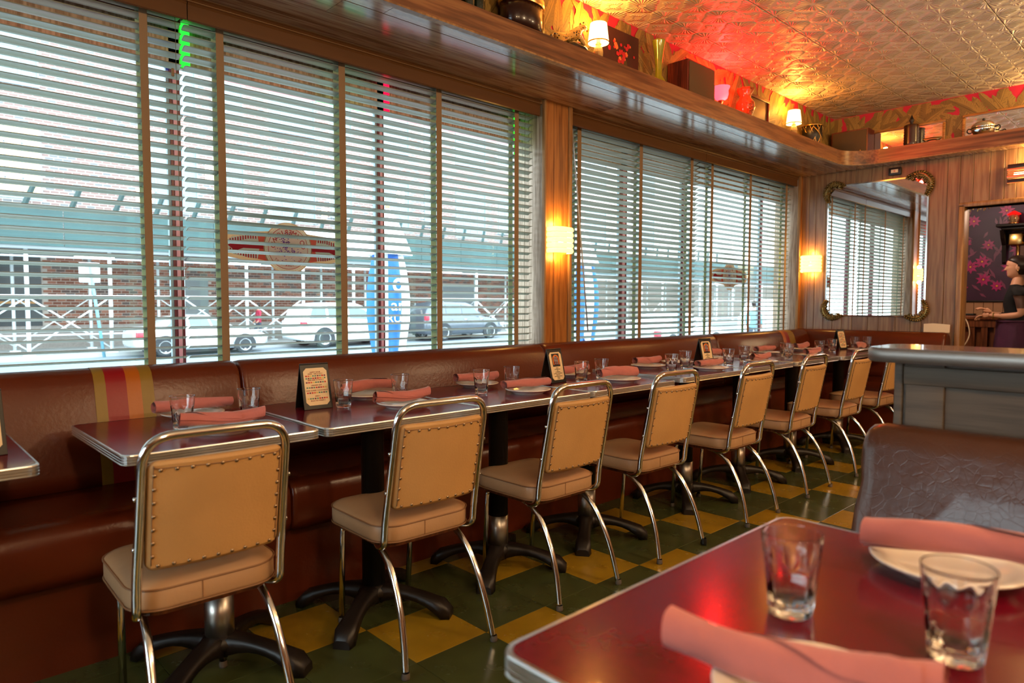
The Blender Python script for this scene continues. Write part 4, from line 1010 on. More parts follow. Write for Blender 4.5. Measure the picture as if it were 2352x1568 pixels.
# big dark oval bucket with brass rim and bail
mat('bucket_dark', '2a0f0c', 0.25, coat=0.4)
t = sh('ice_bucket', 'large dark oval bucket with a broad brass rim on the shelf', 'bucket', 2.625, 2.70)
def oval(a, b_, z, n=32): return [(a*math.cos(2*PI*k/n), b_*math.sin(2*PI*k/n), z) for k in range(n)]
MB().loft([oval(0.100, 0.074, 0), oval(0.128, 0.092, 0.002), oval(0.136, 0.096, 0.19), oval(0.132, 0.092, 0.19), oval(0.12, 0.085, 0.02)]).build('body', 'bucket_dark', t)
MB().loft([oval(0.137, 0.0965, 0.165), oval(0.147, 0.0985, 0.168), oval(0.149, 0.0985, 0.205), oval(0.142, 0.095, 0.215), oval(0.132, 0.088, 0.205)], cap=False).build('rim', 'brass', t)
MB().tube(catmull([(-0.147, 0, 0.19), (-0.150, 0, 0.26), (-0.09, 0, 0.33), (0, 0, 0.35), (0.09, 0, 0.33), (0.150, 0, 0.26), (0.147, 0, 0.19)], 6), 0.006, 8).build('handle', 'brass', t)
MB().tube([(0.140, -0.03, 0.165), (0.141, -0.03, 0.005)], 0.003, 6).build('seam_rod', 'brass', t)
# crouching spotted cat figurine
mat('spotted', 'e0a850', 0.18, coat=0.6); mat('spot', '1c100a', 0.25); mat('rock_black', '14100c', 0.12, coat=0.8)
m = MATS['spotted']; N = m.node_tree.nodes; L = m.node_tree.links
vo = N.new('ShaderNodeTexVoronoi'); vo.inputs['Scale'].default_value = 62; tc = N.new('ShaderNodeTexCoord'); L.new(tc.outputs['Object'], vo.inputs['Vector'])
cr = N.new('ShaderNodeValToRGB'); cr.color_ramp.interpolation = 'CONSTANT'; e = cr.color_ramp.elements; e[0].color = hexc('1c100a'); e[1].position = 0.34; e[1].color = hexc('e0a850'); L.new(vo.outputs['Distance'], cr.inputs[0]); L.new(cr.outputs[0], N['Principled BSDF'].inputs['Base Color'])
t = sh('leopard_figurine', 'glazed spotted leopard figurine crouching on a black rock', 'figurine', 3.02, 2.69, 0)
def skinned(name, nodes, edges, matname, parent=None, sub=2, loc=None, mats=None, assign=None):
    me = bpy.data.meshes.new(name); me.from_pydata([n[0] for n in nodes], edges, []); o = bpy.data.objects.new(name, me); COL.objects.link(o)
    md = o.modifiers.new('skin', 'SKIN'); sv = me.skin_vertices[0].data
    for i, n in enumerate(nodes):
        r_ = n[1] if isinstance(n[1], tuple) else (n[1], n[1]); sv[i].radius = r_; sv[i].use_root = (i == 0)
    md.use_smooth_shade = True; md.branch_smoothing = 0.3
    o.modifiers.new('sub', 'SUBSURF').levels = sub; 
    dg = bpy.context.evaluated_depsgraph_get(); new = bpy.data.meshes.new_from_object(o.evaluated_get(dg)); bpy.data.objects.remove(o)
    new.materials.clear()
    for q in (mats or [matname]): new.materials.append(MATS[q])
    if assign:
        for p in new.polygons: p.material_index = assign(p.center)
    for p in new.polygons: p.use_smooth = True
    return obj(name, new, parent, loc)
nodes = [((0.0, 0, 0.115), 0.030), ((-0.055, 0, 0.100), 0.028), ((-0.105, 0, 0.085), 0.032), ((0.045, 0, 0.150), 0.030), ((0.075, 0, 0.182), 0.022), ((0.100, 0, 0.195), 0.025), ((0.130, 0, 0.188), 0.013),
         ((-0.120, -0.022, 0.050), 0.018), ((-0.150, -0.026, 0.025), 0.011), ((-0.118, 0.022, 0.050), 0.018), ((-0.09, 0.026, 0.03), 0.011),
         ((0.060, -0.020, 0.110), 0.015), ((0.095, -0.022, 0.085), 0.011), ((0.050, 0.020, 0.110), 0.015), ((0.070, 0.022, 0.070), 0.011), ((-0.150, 0, 0.10), 0.009), ((-0.175, 0.01, 0.07), 0.007), ((-0.165, 0.01, 0.03), 0.006)]
cat_ = skinned('body', nodes, [(0, 1), (1, 2), (0, 3), (3, 4), (4, 5), (5, 6), (2, 7), (7, 8), (2, 9), (9, 10), (3, 11), (11, 12), (3, 13), (13, 14), (2, 15), (15, 16), (16, 17)], 'spotted', t)
e_ = MB()
for sy in (-1, 1): e_.lathe([(0.007, 0), (0.006, 0.006), (0.0, 0.012)], 8, (0.090, sy*0.013, 0.212))
e_.build('ears', 'spotted', t); MB().sphere((0.138, 0, 0.184), 0.006).build('nose', 'pic_orange', t)
rk = MB(); pr_ = []
for i in range(9):
    s = i/8; x = -0.06+s*0.19; rr0 = 0.030*(0.6+0.5*math.sin(PI*s))+0.005*math.sin(9*s); pr_.append([(x, rr0*1.2*math.cos(q), 0.045+0.02*math.sin(3*s)+rr0*(1+0.2*math.sin(3*q+5*s))*math.sin(q)) for q in [2*PI*k/10 for k in range(10)]])
rk.loft(pr_); rk.build('rock', 'rock_black', t)
# lamps
def small_lamp(x, y, lb, h=0.255, e=5.5, col=(1.0, 0.36, 0.05)):
    t = sh('table_lamp', lb, 'lamp', x, y); t['group'] = 'small cut glass lamps on the shelf'
    MB().lathe([(0.0, 0), (0.040, 0), (0.042, 0.006), (0.040, 0.016), (0.022, 0.020), (0.020, 0.030), (0.027, 0.050), (0.031, 0.085), (0.024, 0.115), (0.017, 0.125), (0.020, 0.135), (0.012, 0.142), (0.0, 0.143)], 10, smooth=False).build('base', 'glass_amber', t)
    MB().lathe([(0.013, 0.142), (0.014, 0.160), (0.009, 0.164), (0.009, 0.175), (0.0, 0.176)], 14).build('socket', 'brass', t)
    MB().lathe([(0.062, h-0.115), (0.063, h-0.110), (0.050, h), (0.049, h), (0.0615, h-0.110)], 32).build('lamp_shade', 'shade_warm', t)
    MB().lathe([(0.063, h-0.115), (0.0645, h-0.113), (0.0640, h-0.107), (0.0625, h-0.107)], 32).build('shade_trim', 'brass', t)
    MB().sphere((0, 0, 0.195), 0.016).build('bulb', 'bulb', t)
    lamp('lamp_bulb_light', 'POINT', (x, y, SZ+h+0.015), e, col, 0.03)
small_lamp(3.262, 2.69, 'small lit lamp with cream shade beside the leopard figurine'); small_lamp(5.930, 2.69, 'small lit lamp with cream shade beside the beaded basket'); small_lamp(6.975, 0.86, 'assumed small lit lamp added further along the far shelf, out of view', e=11, col=(1.0, 0.66, 0.26))  # last lamp is assumed, added out of view for the yellow ceiling glow
# rose painting
mat('paint_dark', '3a160c', 0.5, noise=(6, 0.4)); mat('rose', 'b81c28', 0.5, noise=(60, 0.25)); mat('rose_peach', 'e07040', 0.5, noise=(60, 0.25)); mat('paint_green', '4c3c14', 0.5); mat('paint_tan', '9a5020', 0.5)
t = thing('rose_painting', 'unframed dark painting of red roses in a round vase', 'painting', (3.59, 2.785, SZ), 0)
MB().b2((-0.205, 0, 0.0), (0.205, 0.013, 0.332)).build('canvas', 'paint_dark', t)
rr = random.Random(9)
MB().prism([(-0.20, 0.004), (0.20, 0.004), (0.20, 0.07), (0.02, 0.115), (-0.12, 0.12), (-0.20, 0.08)], -0.0006, 0.0, ax='y').build('painted_table', 'paint_tan', t)
MB().prism([(0.03+0.052*math.cos(R(q)), 0.125+0.058*math.sin(R(q))) for q in range(0, 360, 15)], -0.0012, -0.0006, ax='y').build('painted_vase', 'paint_green', t)
for m_, n_ in (('rose', 30), ('rose_peach', 8)):
    g = MB()
    for k in range(n_):
        a = rr.uniform(0, 2*PI); q = rr.random()**0.55*0.125; cx = 0.02+q*math.cos(a)*1.05; cz = 0.20+q*math.sin(a)*0.82; r0 = rr.uniform(0.008, 0.017)
        if m_ == 'rose' and k > 25: cx = rr.uniform(-0.12, 0.15); cz = rr.uniform(0.04, 0.07)
        g.prism([(cx+r0*(1+0.15*math.sin(5*R(z)+k))*math.cos(R(z)), cz+r0*(1+0.15*math.sin(5*R(z)+k))*math.sin(R(z))) for z in range(0, 360, 30)], -0.0016-0.0001*k, -0.001-0.0001*k, ax='y')
    g.build('painted_roses', m_, t, kind='stuff')
# green vase
mat('vase_green', '8a8a1c', 0.12, coat=0.7, noise=(9, 0.35))
o = MB().lathe([(0, 0), (0.034, 0), (0.050, 0.02), (0.054, 0.04), (0.044, 0.065), (0.024, 0.095), (0.022, 0.14), (0.028, 0.22), (0.043, 0.318), (0.045, 0.324), (0.040, 0.324), (0.026, 0.23), (0.018, 0.14), (0.02, 0.1), (0, 0.09)], 28).build('vase', 'vase_green', None, (3.905, 2.70, SZ)); o['label'] = 'tall slender green glazed vase on the shelf, left of the wooden loudspeaker'; o['category'] = 'vase'
# loudspeakers
mat('grille_cloth', '5e4a30', 0.85, bump=(500, 0.4, 0.001)); 
def speaker(x, y, z, w, d, h, rz, lb):
    t = thing('loudspeaker', lb, 'loudspeaker', (x, y, z), rz, 'wooden loudspeakers on the shelf')
    MB().rbox((0, 0, h/2), (w, d, h), 0.003, smooth=False).build('cabinet', 'wood_red', t)
    MB().rbox((0, -d/2-0.004, h/2), (w-0.026, 0.012, h-0.026), 0.004).build('grille', 'grille_cloth', t)
    lettering('JBL', 0.012, 'brass', t, (w*0.32, -d/2-0.0105, 0.03), (PI/2, 0, 0), 'badge')
speaker(4.318, 2.708, SZ, 0.352, 0.165, 0.252, 0, 'dark wooden loudspeaker with brown grille, between green vase and pink lamp')
speaker(6.983, 2.585, SZ, 0.335, 0.165, 0.235, R(-90), 'dark wooden loudspeaker in the corner of the shelf')
# pink tulip lamp
t = thing('tulip_lamp', 'glowing pink glass tulip lamp on the shelf wall', 'lamp', (4.745, 2.715, SZ), 0)
MB().lathe([(0.022, 0.105), (0.045, 0.120), (0.052, 0.150), (0.050, 0.180), (0.062, 0.208), (0.060, 0.208), (0.047, 0.180), (0.048, 0.150), (0.040, 0.123)], 30, fn=lambda q, z: 1+0.05*abs(math.sin(q*6))*(z > 0.12)).build('lamp_shade', 'shade_pink', t)
MB().lathe([(0.0, 0.06), (0.010, 0.062), (0.014, 0.085), (0.024, 0.098), (0.024, 0.106), (0, 0.107)], 16).build('holder', 'brass_dark', t)
MB().tube(catmull([(0, 0, 0.07), (0, 0.02, 0.045), (0, 0.055, 0.05), (0, 0.083, 0.085)], 6), 0.005, 8).build('arm', 'brass_dark', t)
MB().sphere((0, 0, 0.15), 0.018).build('bulb', 'neon_pink', t)
lamp('tulip_bulb_light', 'POINT', (4.745, 2.71, SZ+0.235), 15, (1.0, 0.012, 0.012), 0.03)
lamp('tulip_bulb_light', 'POINT', (4.745, 2.66, SZ+0.06), 3, (1.0, 0.03, 0.02), 0.02)
# amber glass vase with grapes
t = sh('glass_vase', 'amber glass vase moulded with grapes and a frilled rim', 'vase', 5.085, 2.70)
MB().lathe([(0, 0), (0.035, 0), (0.040, 0.01), (0.055, 0.06), (0.072, 0.115), (0.068, 0.155), (0.045, 0.185), (0.040, 0.20), (0.055, 0.235), (0.064, 0.262), (0.060, 0.262), (0.035, 0.20), (0.06, 0.15), (0.06, 0.1), (0.03, 0.02), (0, 0.018)], 40, fn=lambda q, z: 1+(0.12*math.sin(q*8) if z > 0.22 else 0.03*math.sin(q*10))).build('body', 'vase_amber', t)
g = MB()
for k in range(34):
    z = 0.15-0.0042*k*0.9; w_ = 0.030*max(0.1, (1-k/40)); a = R(-115)+math.sin(k*2.4)*w_/0.06; rad = 0.070 if z > 0.08 else 0.058
    g.sphere((rad*math.cos(a), rad*math.sin(a), z), 0.0085, 0, 8, 6)
g.build('grape_relief', 'vase_amber', t, kind='stuff')
# framed picture leaning behind the amber vase
mat('old_picture', '5a3418', 0.5, noise=(4, 0.4))
def framed(x, y, z, w, h, rz, lb, fw, m_in, m_fr, cat='picture', name='framed_picture'):
    t = thing(name, lb, cat, (x, y, z), rz)
    for (a, b_, c, d) in ((-w/2, w/2, 0, fw), (-w/2, w/2, h-fw, h), (-w/2, -w/2+fw, fw, h-fw), (w/2-fw, w/2, fw, h-fw)):
        MB().rbox(((a+b_)/2, -0.009, (c+d)/2), (b_-a, 0.018, d-c), 0.004).build('frame_rail', m_fr, t)
    MB().b2((-w/2+fw*0.8, -0.006, fw*0.8), (w/2-fw*0.8, -0.001, h-fw*0.8)).build('mirror_glass' if m_in == 'mirror' else 'picture', m_in, t)
    return t
framed(5.478, 2.797, SZ, 0.37, 0.305, 0, 'dark framed picture leaning behind the amber glass vase', 0.026, 'old_picture', 'wood_red')
framed(XB-0.002, 2.14, SZ, 0.63, 0.225, R(-90), 'wide mirror in a pale wooden frame on the far shelf, behind the brown jar', 0.022, 'mirror', 'wood_frame', 'mirror', 'shelf_mirror')
framed(XB-0.002, 1.29, SZ, 0.81, 0.235, R(-90), 'wide mirror in a pale wooden frame behind the chrome pot', 0.022, 'mirror', 'wood_frame', 'mirror', 'shelf_mirror')
# beaded basket
t = sh('beaded_basket', 'dark flared basket strung with golden beads', 'basket', 6.335, 2.70)
MB().lathe([(0, 0), (0.060, 0), (0.066, 0.01), (0.086, 0.10), (0.091, 0.19), (0.088, 0.19), (0.082, 0.1), (0.06, 0.014), (0, 0.012)], 28).build('body', 'card_black', t)
def bz(z): return 0.068+0.024*min(1, z/0.19)+0.002
MB().tube([(0.092*math.cos(q), 0.092*math.sin(q), 0.190) for q in [2*PI*k/36 for k in range(36)]], 0.0045, 6, loop=True).build('rim', 'brass', t)
g = MB()
for k in range(9):
    for dr in (-1, 1):
        pts = []
        for i in range(9): z = 0.008+i*0.178/8; a = 2*PI*k/9+dr*i*0.11; pts.append((bz(z)*math.cos(a), bz(z)*math.sin(a), z))
        g.tube(pts, 0.0018, 5)
g.build('strings', 'brass', t, kind='stuff')
bd = MB().sphere((0, 0, 0), 0.0048, 0, 8, 6).mesh('bead', 'brass')
for i in range(24):
    s = i/23; z = 0.17-0.165*s if i < 16 else 0.006; a = R(-150+100*s)
    obj('bead', bd, t, ((bz(max(z, 0))+0.004)*math.cos(a), (bz(max(z, 0))+0.004)*math.sin(a), max(z, 0.006)))
# brown textured jar with finial
mat('jar_brown', '3a1c0c', 0.25, coat=0.4)
t = thing('lidded_jar', 'brown diamond-cut jar with a flame shaped finial on the far shelf', 'jar', (6.985, 2.075, SZ), 0)
MB().lathe([(0, 0), (0.056, 0), (0.060, 0.012), (0.054, 0.02)]+[(0.056+0.004*((k % 2) == 0), 0.024+k*0.012) for k in range(14)]+[(0.060, 0.196), (0.056, 0.204), (0, 0.208)], 32, fn=lambda q, z: 1+0.05*abs(math.sin(q*8+z*90))).build('body', 'jar_brown', t)
MB().lathe([(0.0, 0.206), (0.024, 0.208), (0.012, 0.222), (0.016, 0.236), (0.022, 0.246), (0.016, 0.262), (0.008, 0.282), (0.0, 0.305)], 12).build('finial', 'iron', t)
t = thing('small_figurine', 'small dark figurine lying beside the brown jar on the far shelf', 'figurine', (6.96, 1.90, SZ), 0)
skinned('body', [((0, 0.045, 0.045), 0.014), ((0, 0.0, 0.05), 0.018), ((0, -0.05, 0.045), 0.016), ((0, 0.075, 0.06), 0.011), ((0, -0.085, 0.05), 0.006), ((0, 0.04, 0.012), 0.007), ((0, -0.045, 0.012), 0.007)], [(0, 1), (1, 2), (0, 3), (2, 4), (0, 5), (2, 6)], 'brass_dark', t, 1)
# chrome lidded pot
t = thing('chrome_pot', 'round chrome pot with lid and side handles on the far shelf', 'pot', (6.966, 1.515, SZ), 0); t.scale = (0.93, 0.93, 0.93)
MB().lathe([(0, 0), (0.045, 0), (0.050, 0.008), (0.078, 0.026), (0.094, 0.056), (0.096, 0.080), (0, 0.081)], 36).build('bowl', 'chrome', t)
MB().lathe([(0.098, 0.080), (0.099, 0.085), (0.090, 0.108), (0.066, 0.130), (0.030, 0.142), (0.0, 0.144)], 36).build('lid', 'chrome', t)
MB().sphere((0, 0, 0.156), 0.013).build('knob', 'black', t)
for sy in (-1, 1): MB().tube(catmull([(0, sy*0.092, 0.078), (0, sy*0.118, 0.088), (0, sy*0.128, 0.066), (0, sy*0.112, 0.048), (0, sy*0.093, 0.05)], 5), 0.0055, 8).build('handle', 'black', t)
# ------------------------------------------------------------------ wall sconces
def sconce(x, y, z, rz, lb, e):
    t = thing('wall_sconce', lb, 'wall lamp', (x, y, z), rz, 'glowing ribbed wall sconces')
    w = 0.20; n = 5; H = 0.172
    for k in range(n):     # stacked wavy ribs
        z0 = k*H/n; rings = []
        for f, zz in ((0.93, z0+0.001), (1.0, z0+H/n*0.35), (0.97, z0+H/n*0.8), (0.90, z0+H/n-0.001)):
            rings.append([(px*f, -0.004-(0.004-py)*1.0*f if False else py*f, zz) for px, py in [(-w/2, -0.002), (-w/2, -0.055), (-w*0.42, -0.078), (-w*0.2, -0.088), (0, -0.090), (w*0.2, -0.088), (w*0.42, -0.078), (w/2, -0.055), (w/2, -0.002)]])
        MB().loft(rings, closed=False, cap=False).build('rib', 'sconce_shade', t)
    MB().b2((-0.05, -0.004, 0.01), (0.05, -0.0005, H-0.01)).build('back_plate', 'brass_dark', t)
    MB().sphere((0, -0.04, H/2), 0.02).build('bulb', 'bulb', t)
    c, s = math.cos(rz), math.sin(rz)
    def W_(px, py, pz): return (x+px*c-py*s, y+px*s+py*c, z+pz)
    lamp('sconce_light', 'POINT', W_(0, -0.05, H+0.02), e*0.55, (1.0, 0.52, 0.12), 0.025)
    lamp('sconce_light', 'POINT', W_(0, -0.05, -0.02), e*0.45, (1.0, 0.52, 0.12), 0.025)
sconce(3.340, 3.098, 1.505, 0, 'glowing ribbed wall sconce on the wooden post between the windows', 2.6)
sconce(XB-0.002, 2.985, 1.500, R(-90), 'glowing ribbed wall sconce in the far corner left of the mirror', 2.6)
t = thing('louvred_sconce', 'wide wall lamp of dark and copper louvres above the doorway', 'wall lamp', (XB-0.002, 1.12, 2.185), R(-90))
for k, (z0, z1, dp, m_) in enumerate(((0.0, 0.008, 0.085, 'brass'), (0.010, 0.036, 0.075, 'card_black'), (0.042, 0.066, 0.095, 'copper'), (0.072, 0.082, 0.092, 'copper'), (0.088, 0.098, 0.092, 'copper'), (0.104, 0.124, 0.095, 'copper'), (0.128, 0.160, 0.075, 'card_black'))):
    b = MB(); b.rbox((0, -dp, (z0+z1)/2), (0.44, 0.006, z1-z0), 0.002)
    for sx in (-1, 1): b.rbox((sx*0.218, -dp/2, (z0+z1)/2), (0.005, dp, z1-z0), 0.002)
    b.build('louvre', m_ if m_ != 'copper' else 'copper', t)
MB().tube([(-0.18, -0.04, 0.08), (0.18, -0.04, 0.08)], 0.012, 10).build('lamp_tube', 'bulb', t)
lamp('louvre_light', 'POINT', (XB-0.06, 1.12, 2.385), 7, (1.0, 0.62, 0.2), 0.05); lamp('louvre_light', 'POINT', (XB-0.05, 1.12, 2.165), 1.6, (1.0, 0.55, 0.16), 0.03)
mat('gilt_dark', (0.20, 0.125, 0.04, 1), 0.28, metal=1.0, noise=(30, 0.5))
# ------------------------------------------------------------------ big mirror with gilt corners
t = thing('wall_mirror', 'large frameless wall mirror with carved gilt corner ornaments', 'mirror', (XB-0.001, 2.388, 1.055), R(-90))
w, h, c = 0.90, 1.30, 0.06
pts = [(-w/2, 0.07), (-w/2+0.07, 0), (w/2-0.07, 0), (w/2, 0.07), (w/2, h-0.10), (w/2-0.06, h-0.02), (w/2-0.13, h), (-w/2+0.13, h), (-w/2+0.06, h-0.02), (-w/2, h-0.10)]
MB().prism(pts, -0.012, -0.001, ax='y').build('mirror_glass', 'mirror', t)
bev = MB(); n = len(pts); cx0, cz0 = 0, h/2
inn = [(x*0.972, cz0+(z-cz0)*0.980) for x, z in pts]
bev.loft([[(x, -0.0125, z) for x, z in pts], [(x, -0.0150, z) for x, z in inn]], smooth=False, cap=False); bev.build('bevelled_edge', 'chrome', t)
def scroll(sx, sz, ox, oz, s=1.0):
    b = MB()
    main = catmull([(sx*0.155, 0, 0.004), (sx*0.115, 0, -0.018), (sx*0.06, 0, -0.030), (sx*0.018, 0, -0.018), (sx*-0.020, 0, 0.022), (sx*-0.030, 0, 0.070), (sx*-0.014, 0, 0.118), (sx*0.004, 0, 0.150)], 6)
    rad = [0.005+0.013*math.sin(PI*k/(len(main)-1)) for k in range(len(main))]
    b.tube([(p[0], -0.02, p[2]*1.0) for p in main], rad, 8)
    for k in range(2, len(main)-2, 2):     # carved leaf lobes
        p, q_ = main[k], main[k+1]; tx, tz = q_[0]-p[0], q_[2]-p[2]; l_ = math.hypot(tx, tz) or 1; nx, nz = -tz/l_, tx/l_
        for side, w_ in ((1, 0.020), (-1, 0.016)):
            w2 = w_*(0.5+0.6*math.sin(PI*k/(len(main)-1)))
            b.tube([(p[0], -0.026, p[2]), (p[0]+nx*side*w2+tx*0.6, -0.034, p[2]+nz*side*w2+tz*0.6), (p[0]+nx*side*w2*1.5+tx*1.8, -0.022, p[2]+nz*side*w2*1.5+tz*1.8)], [0.008, 0.0075, 0.002], 6)
    for (a0, x, z, r0) in ((0, 0.105, 0.004, 0.016), (1, 0.060, -0.006, 0.020), (2, 0.012, 0.035, 0.022), (3, -0.012, 0.085, 0.016)):
        sp = []
        for k in range(22): q = k/21*2.6*PI+a0; rr0 = r0*(1-k/26); sp.append((sx*(x+rr0*math.cos(q)), -0.030, z+rr0*math.sin(q)))
        b.tube(sp, 0.0055, 6)
    b.v = [(p[0]*s+ox, p[1], (p[2]*sz)*s+oz) for p in b.v]
    b.build('corner_ornament', 'gilt_dark', t)
scroll(1, 1, -w/2+0.015, 0.01); scroll(-1, 1, w/2-0.015, 0.01); scroll(1, -1, -w/2+0.015, h-0.015); scroll(-1, -1, w/2-0.015, h-0.015, 1.15)
# socket box above the mirror, sheet of paper on the banquette
t = thing('socket_box', 'black wall box with a small white centre above the mirror', 'socket', (XB-0.001, 2.225, 2.385), R(-90))
MB().rbox((0, -0.016, 0.035), (0.105, 0.032, 0.070), 0.004).build('box', 'card_black', t); MB().rbox((0, -0.0335, 0.036), (0.060, 0.004, 0.030), 0.001).build('socket', 'paper', t)
MB().rbox((0, -0.036, 0.036), (0.014, 0.003, 0.010), 0.001).build('switch', 'sq_coral', t)
o = MB().loft([[(-0.105, 0.0, 0.004), (-0.105, 0.002, 0.078)], [(-0.03, -0.006, 0.001), (-0.03, 0.004, 0.084)], [(0.04, 0.001, 0.0), (0.04, 0.006, 0.080)], [(0.105, -0.004, 0.003), (0.105, 0.003, 0.074)]], closed=False, cap=False).build('paper_sheet', 'paper', None, (XB-0.045, 1.83, 0.918), (0, 0, R(-90)))
o['label'] = 'creased sheet of paper propped on the banquette beside the doorway'; o['category'] = 'paper'
# housings of the added fill lamps, unseen behind and beside the camera
for k, (x, y) in enumerate(CEIL_FILL_LAMPS):
    t = thing('ceiling_fill_lamp', 'added brass hanging fill lamp out of view, '+('first', 'second', 'third')[k % 3]+' of the '+('nearer', 'farther')[k//3]+' row', 'ceiling lamp', (x, y, ZC), 0, 'added fill lamps of the dining room')
    MB().lathe([(0, -0.03), (0.06, -0.028), (0.07, -0.001), (0, 0)], 20).build('canopy', 'brass', t); MB().tube([(0, 0, -0.03), (0, 0, -0.32)], 0.006, 8).build('rod', 'brass', t)
    MB().lathe([(0.1, -0.33), (0.13, -0.30), (0.13, -0.295), (0.1, -0.325)], 20).build('shade_cap', 'brass', t)
# ------------------------------------------------------------------ street
def zs(x): return -0.67+0.0105*(x-8)
def ground(name, y0, y1, dz, m, x0=-30, x1=75, th=0.25):
    b = MB(); b.add([(x0, y0, zs(x0)+dz), (x1, y0, zs(x1)+dz), (x1, y1, zs(x1)+dz), (x0, y1, zs(x0)+dz), (x0, y0, zs(x0)+dz-th), (x1, y0, zs(x1)+dz-th), (x1, y1, zs(x1)+dz-th), (x0, y1, zs(x0)+dz-th)],
          [(0, 1, 2, 3), (4, 7, 6, 5), (0, 4, 5, 1), (1, 5, 6, 2), (2, 6, 7, 3), (3, 7, 4, 0)])
    return b.build(name, m, kind='structure')
ground('sidewalk_near', 3.37, 9.0, 0.13, 'concrete'); ground('road', 9.0, 26.95, 0.0, 'asphalt'); ground('sidewalk_far', 26.95, 31.45, 0.13, 'concrete')
ln = MB()
for k in range(-2, 12): ln.b2((k*6-1.5, 17.0, zs(k*6)+0.0), (k*6+1.5, 17.12, zs(k*6)+0.012))
ln.build('road_marking', 'print_white', kind='structure')
# facade across the street
FYY = 31.5
bl = thing('apartment_building', 'tall pale brick building across the street seen through the blinds', 'building', (0, FYY, 0))
MB().b2((-25, 0, -1), (70, 0.6, 3.55)).build('ground_floor_wall', 'mortar', bl); MB().b2((-25, 0.0, 3.55), (70, 0.6, 17)).build('upper_wall', 'mortar_pale', bl)
def bricks(x0, x1, z0, z1, mats_, holes, seed):
    rb = random.Random(seed); mb = MB(); r_ = 0
    z = z0
    while z < z1:
        x = x0-(0.15 if r_ % 2 else 0)
        while x < x1:
            a, b_ = x+0.012, x+0.288
            if not any(h[0]-0.05 < (a+b_)/2 < h[1]+0.05 and h[2]-0.05 < z < h[3]+0.02 for h in holes):
                d = -0.014-rb.uniform(0, 0.006); o = len(mb.v)
                mb.v += [(a, 0, z+0.010), (b_, 0, z+0.010), (b_, 0, z+0.102), (a, 0, z+0.102), (a, d, z+0.010), (b_, d, z+0.010), (b_, d, z+0.102), (a, d, z+0.102)]
                m_ = rb.choice((0, 0, 1, 2))
                for f in ((4, 5, 6, 7), (0, 1, 5, 4), (2, 3, 7, 6), (0, 4, 7, 3), (1, 2, 6, 5)): mb.f.append(tuple(q+o for q in f)); mb.m.append(m_); mb.sm.append(False)
            x += 0.30
        z += 0.115; r_ += 1
    return mb.build('brickwork', mats_, bl, kind='stuff')
WX = (3.9, 9.6, 15.2, 20.8, 26.4, 32, 38, 44, -1.8)
hol = [(x-1.15, x+1.15, z-0.1, z+2.65) for x in WX for z in (5.2, 9.4, 13.4)]+[(x-0.6, x+0.6, z-0.1, z+2.05) for x in (12.2, 17.8, 23.6, 29.2) for z in (5.6, 9.8)]
bricks(1.5, 34, 0.31, 3.5, ['brick_a', 'brick_b', 'brick_c'], [(-0.5, 4.9, 0, 2.95), (10.0, 11.1, 0, 2.2), (24.0, 26.8, 0, 2.3)], 1)
bricks(-1, 34, 3.56, 12.8, ['brick_d', 'brick_e', 'brick_d'], hol, 2)
MB().b2((-25, -0.14, -1), (70, 0.0, 0.30)).build('plinth', 'granite', bl)
def fwin(x, z, w, h, nx, nz, warm=False):
    t = MB(); d = -0.05
    for (a, b_, c, e) in ((x-w/2-0.06, x+w/2+0.06, z-0.10, z), (x-w/2-0.05, x+w/2+0.05, z+h, z+h+0.05), (x-w/2-0.05, x-w/2, z, z+h), (x+w/2, x+w/2+0.05, z, z+h)): t.b2((a, -0.10, c), (b_, 0, e))
    for i in range(1, nx): t.b2((x-w/2+w*i/nx-0.02, -0.075, z), (x-w/2+w*i/nx+0.02, -0.04, z+h))
    for i in range(1, nz): t.b2((x-w/2, -0.075, z+h*i/nz-0.02), (x+w/2, -0.04, z+h*i/nz+0.02))
    o = t.build('window', 'far_frame', bl)
    MB().b2((x-w/2, -0.060, z), (x+w/2, -0.045, z+h)).build('pane', 'warm_window' if warm else 'far_glass', o)
mat('warm_window', 'e8c88a', 0.3, emit='ffd890', estr=0.5)
for x in (3.9, 9.6, 15.2, 20.8, 26.4, 32, 38, 44, -1.8):
    for z in (5.2, 9.4, 13.4): fwin(x, z, 2.2, 2.6, 4, 4, warm=(x == 3.9 and z == 5.2))
for x in (12.2, 17.8, 23.6, 29.2):
    for z in (5.6, 9.8): fwin(x, z, 1.1, 2.0, 2, 3)
MB().b2((-0.5, -0.06, 0.30), (4.9, -0.02, 2.95)).build('shopfront', 'storefront', bl); MB().b2((-0.5, -0.10, 1.15), (4.7, -0.06, 1.24)).build('shop_shelf', 'wood_frame', bl)
MB().b2((10.0, -0.07, -0.5), (11.1, -0.01, 2.2)).build('door', 'shed_wood', bl); MB().b2((24.0, -0.07, -0.5), (26.8, -0.01, 2.3)).build('door', 'shed_wood', bl)
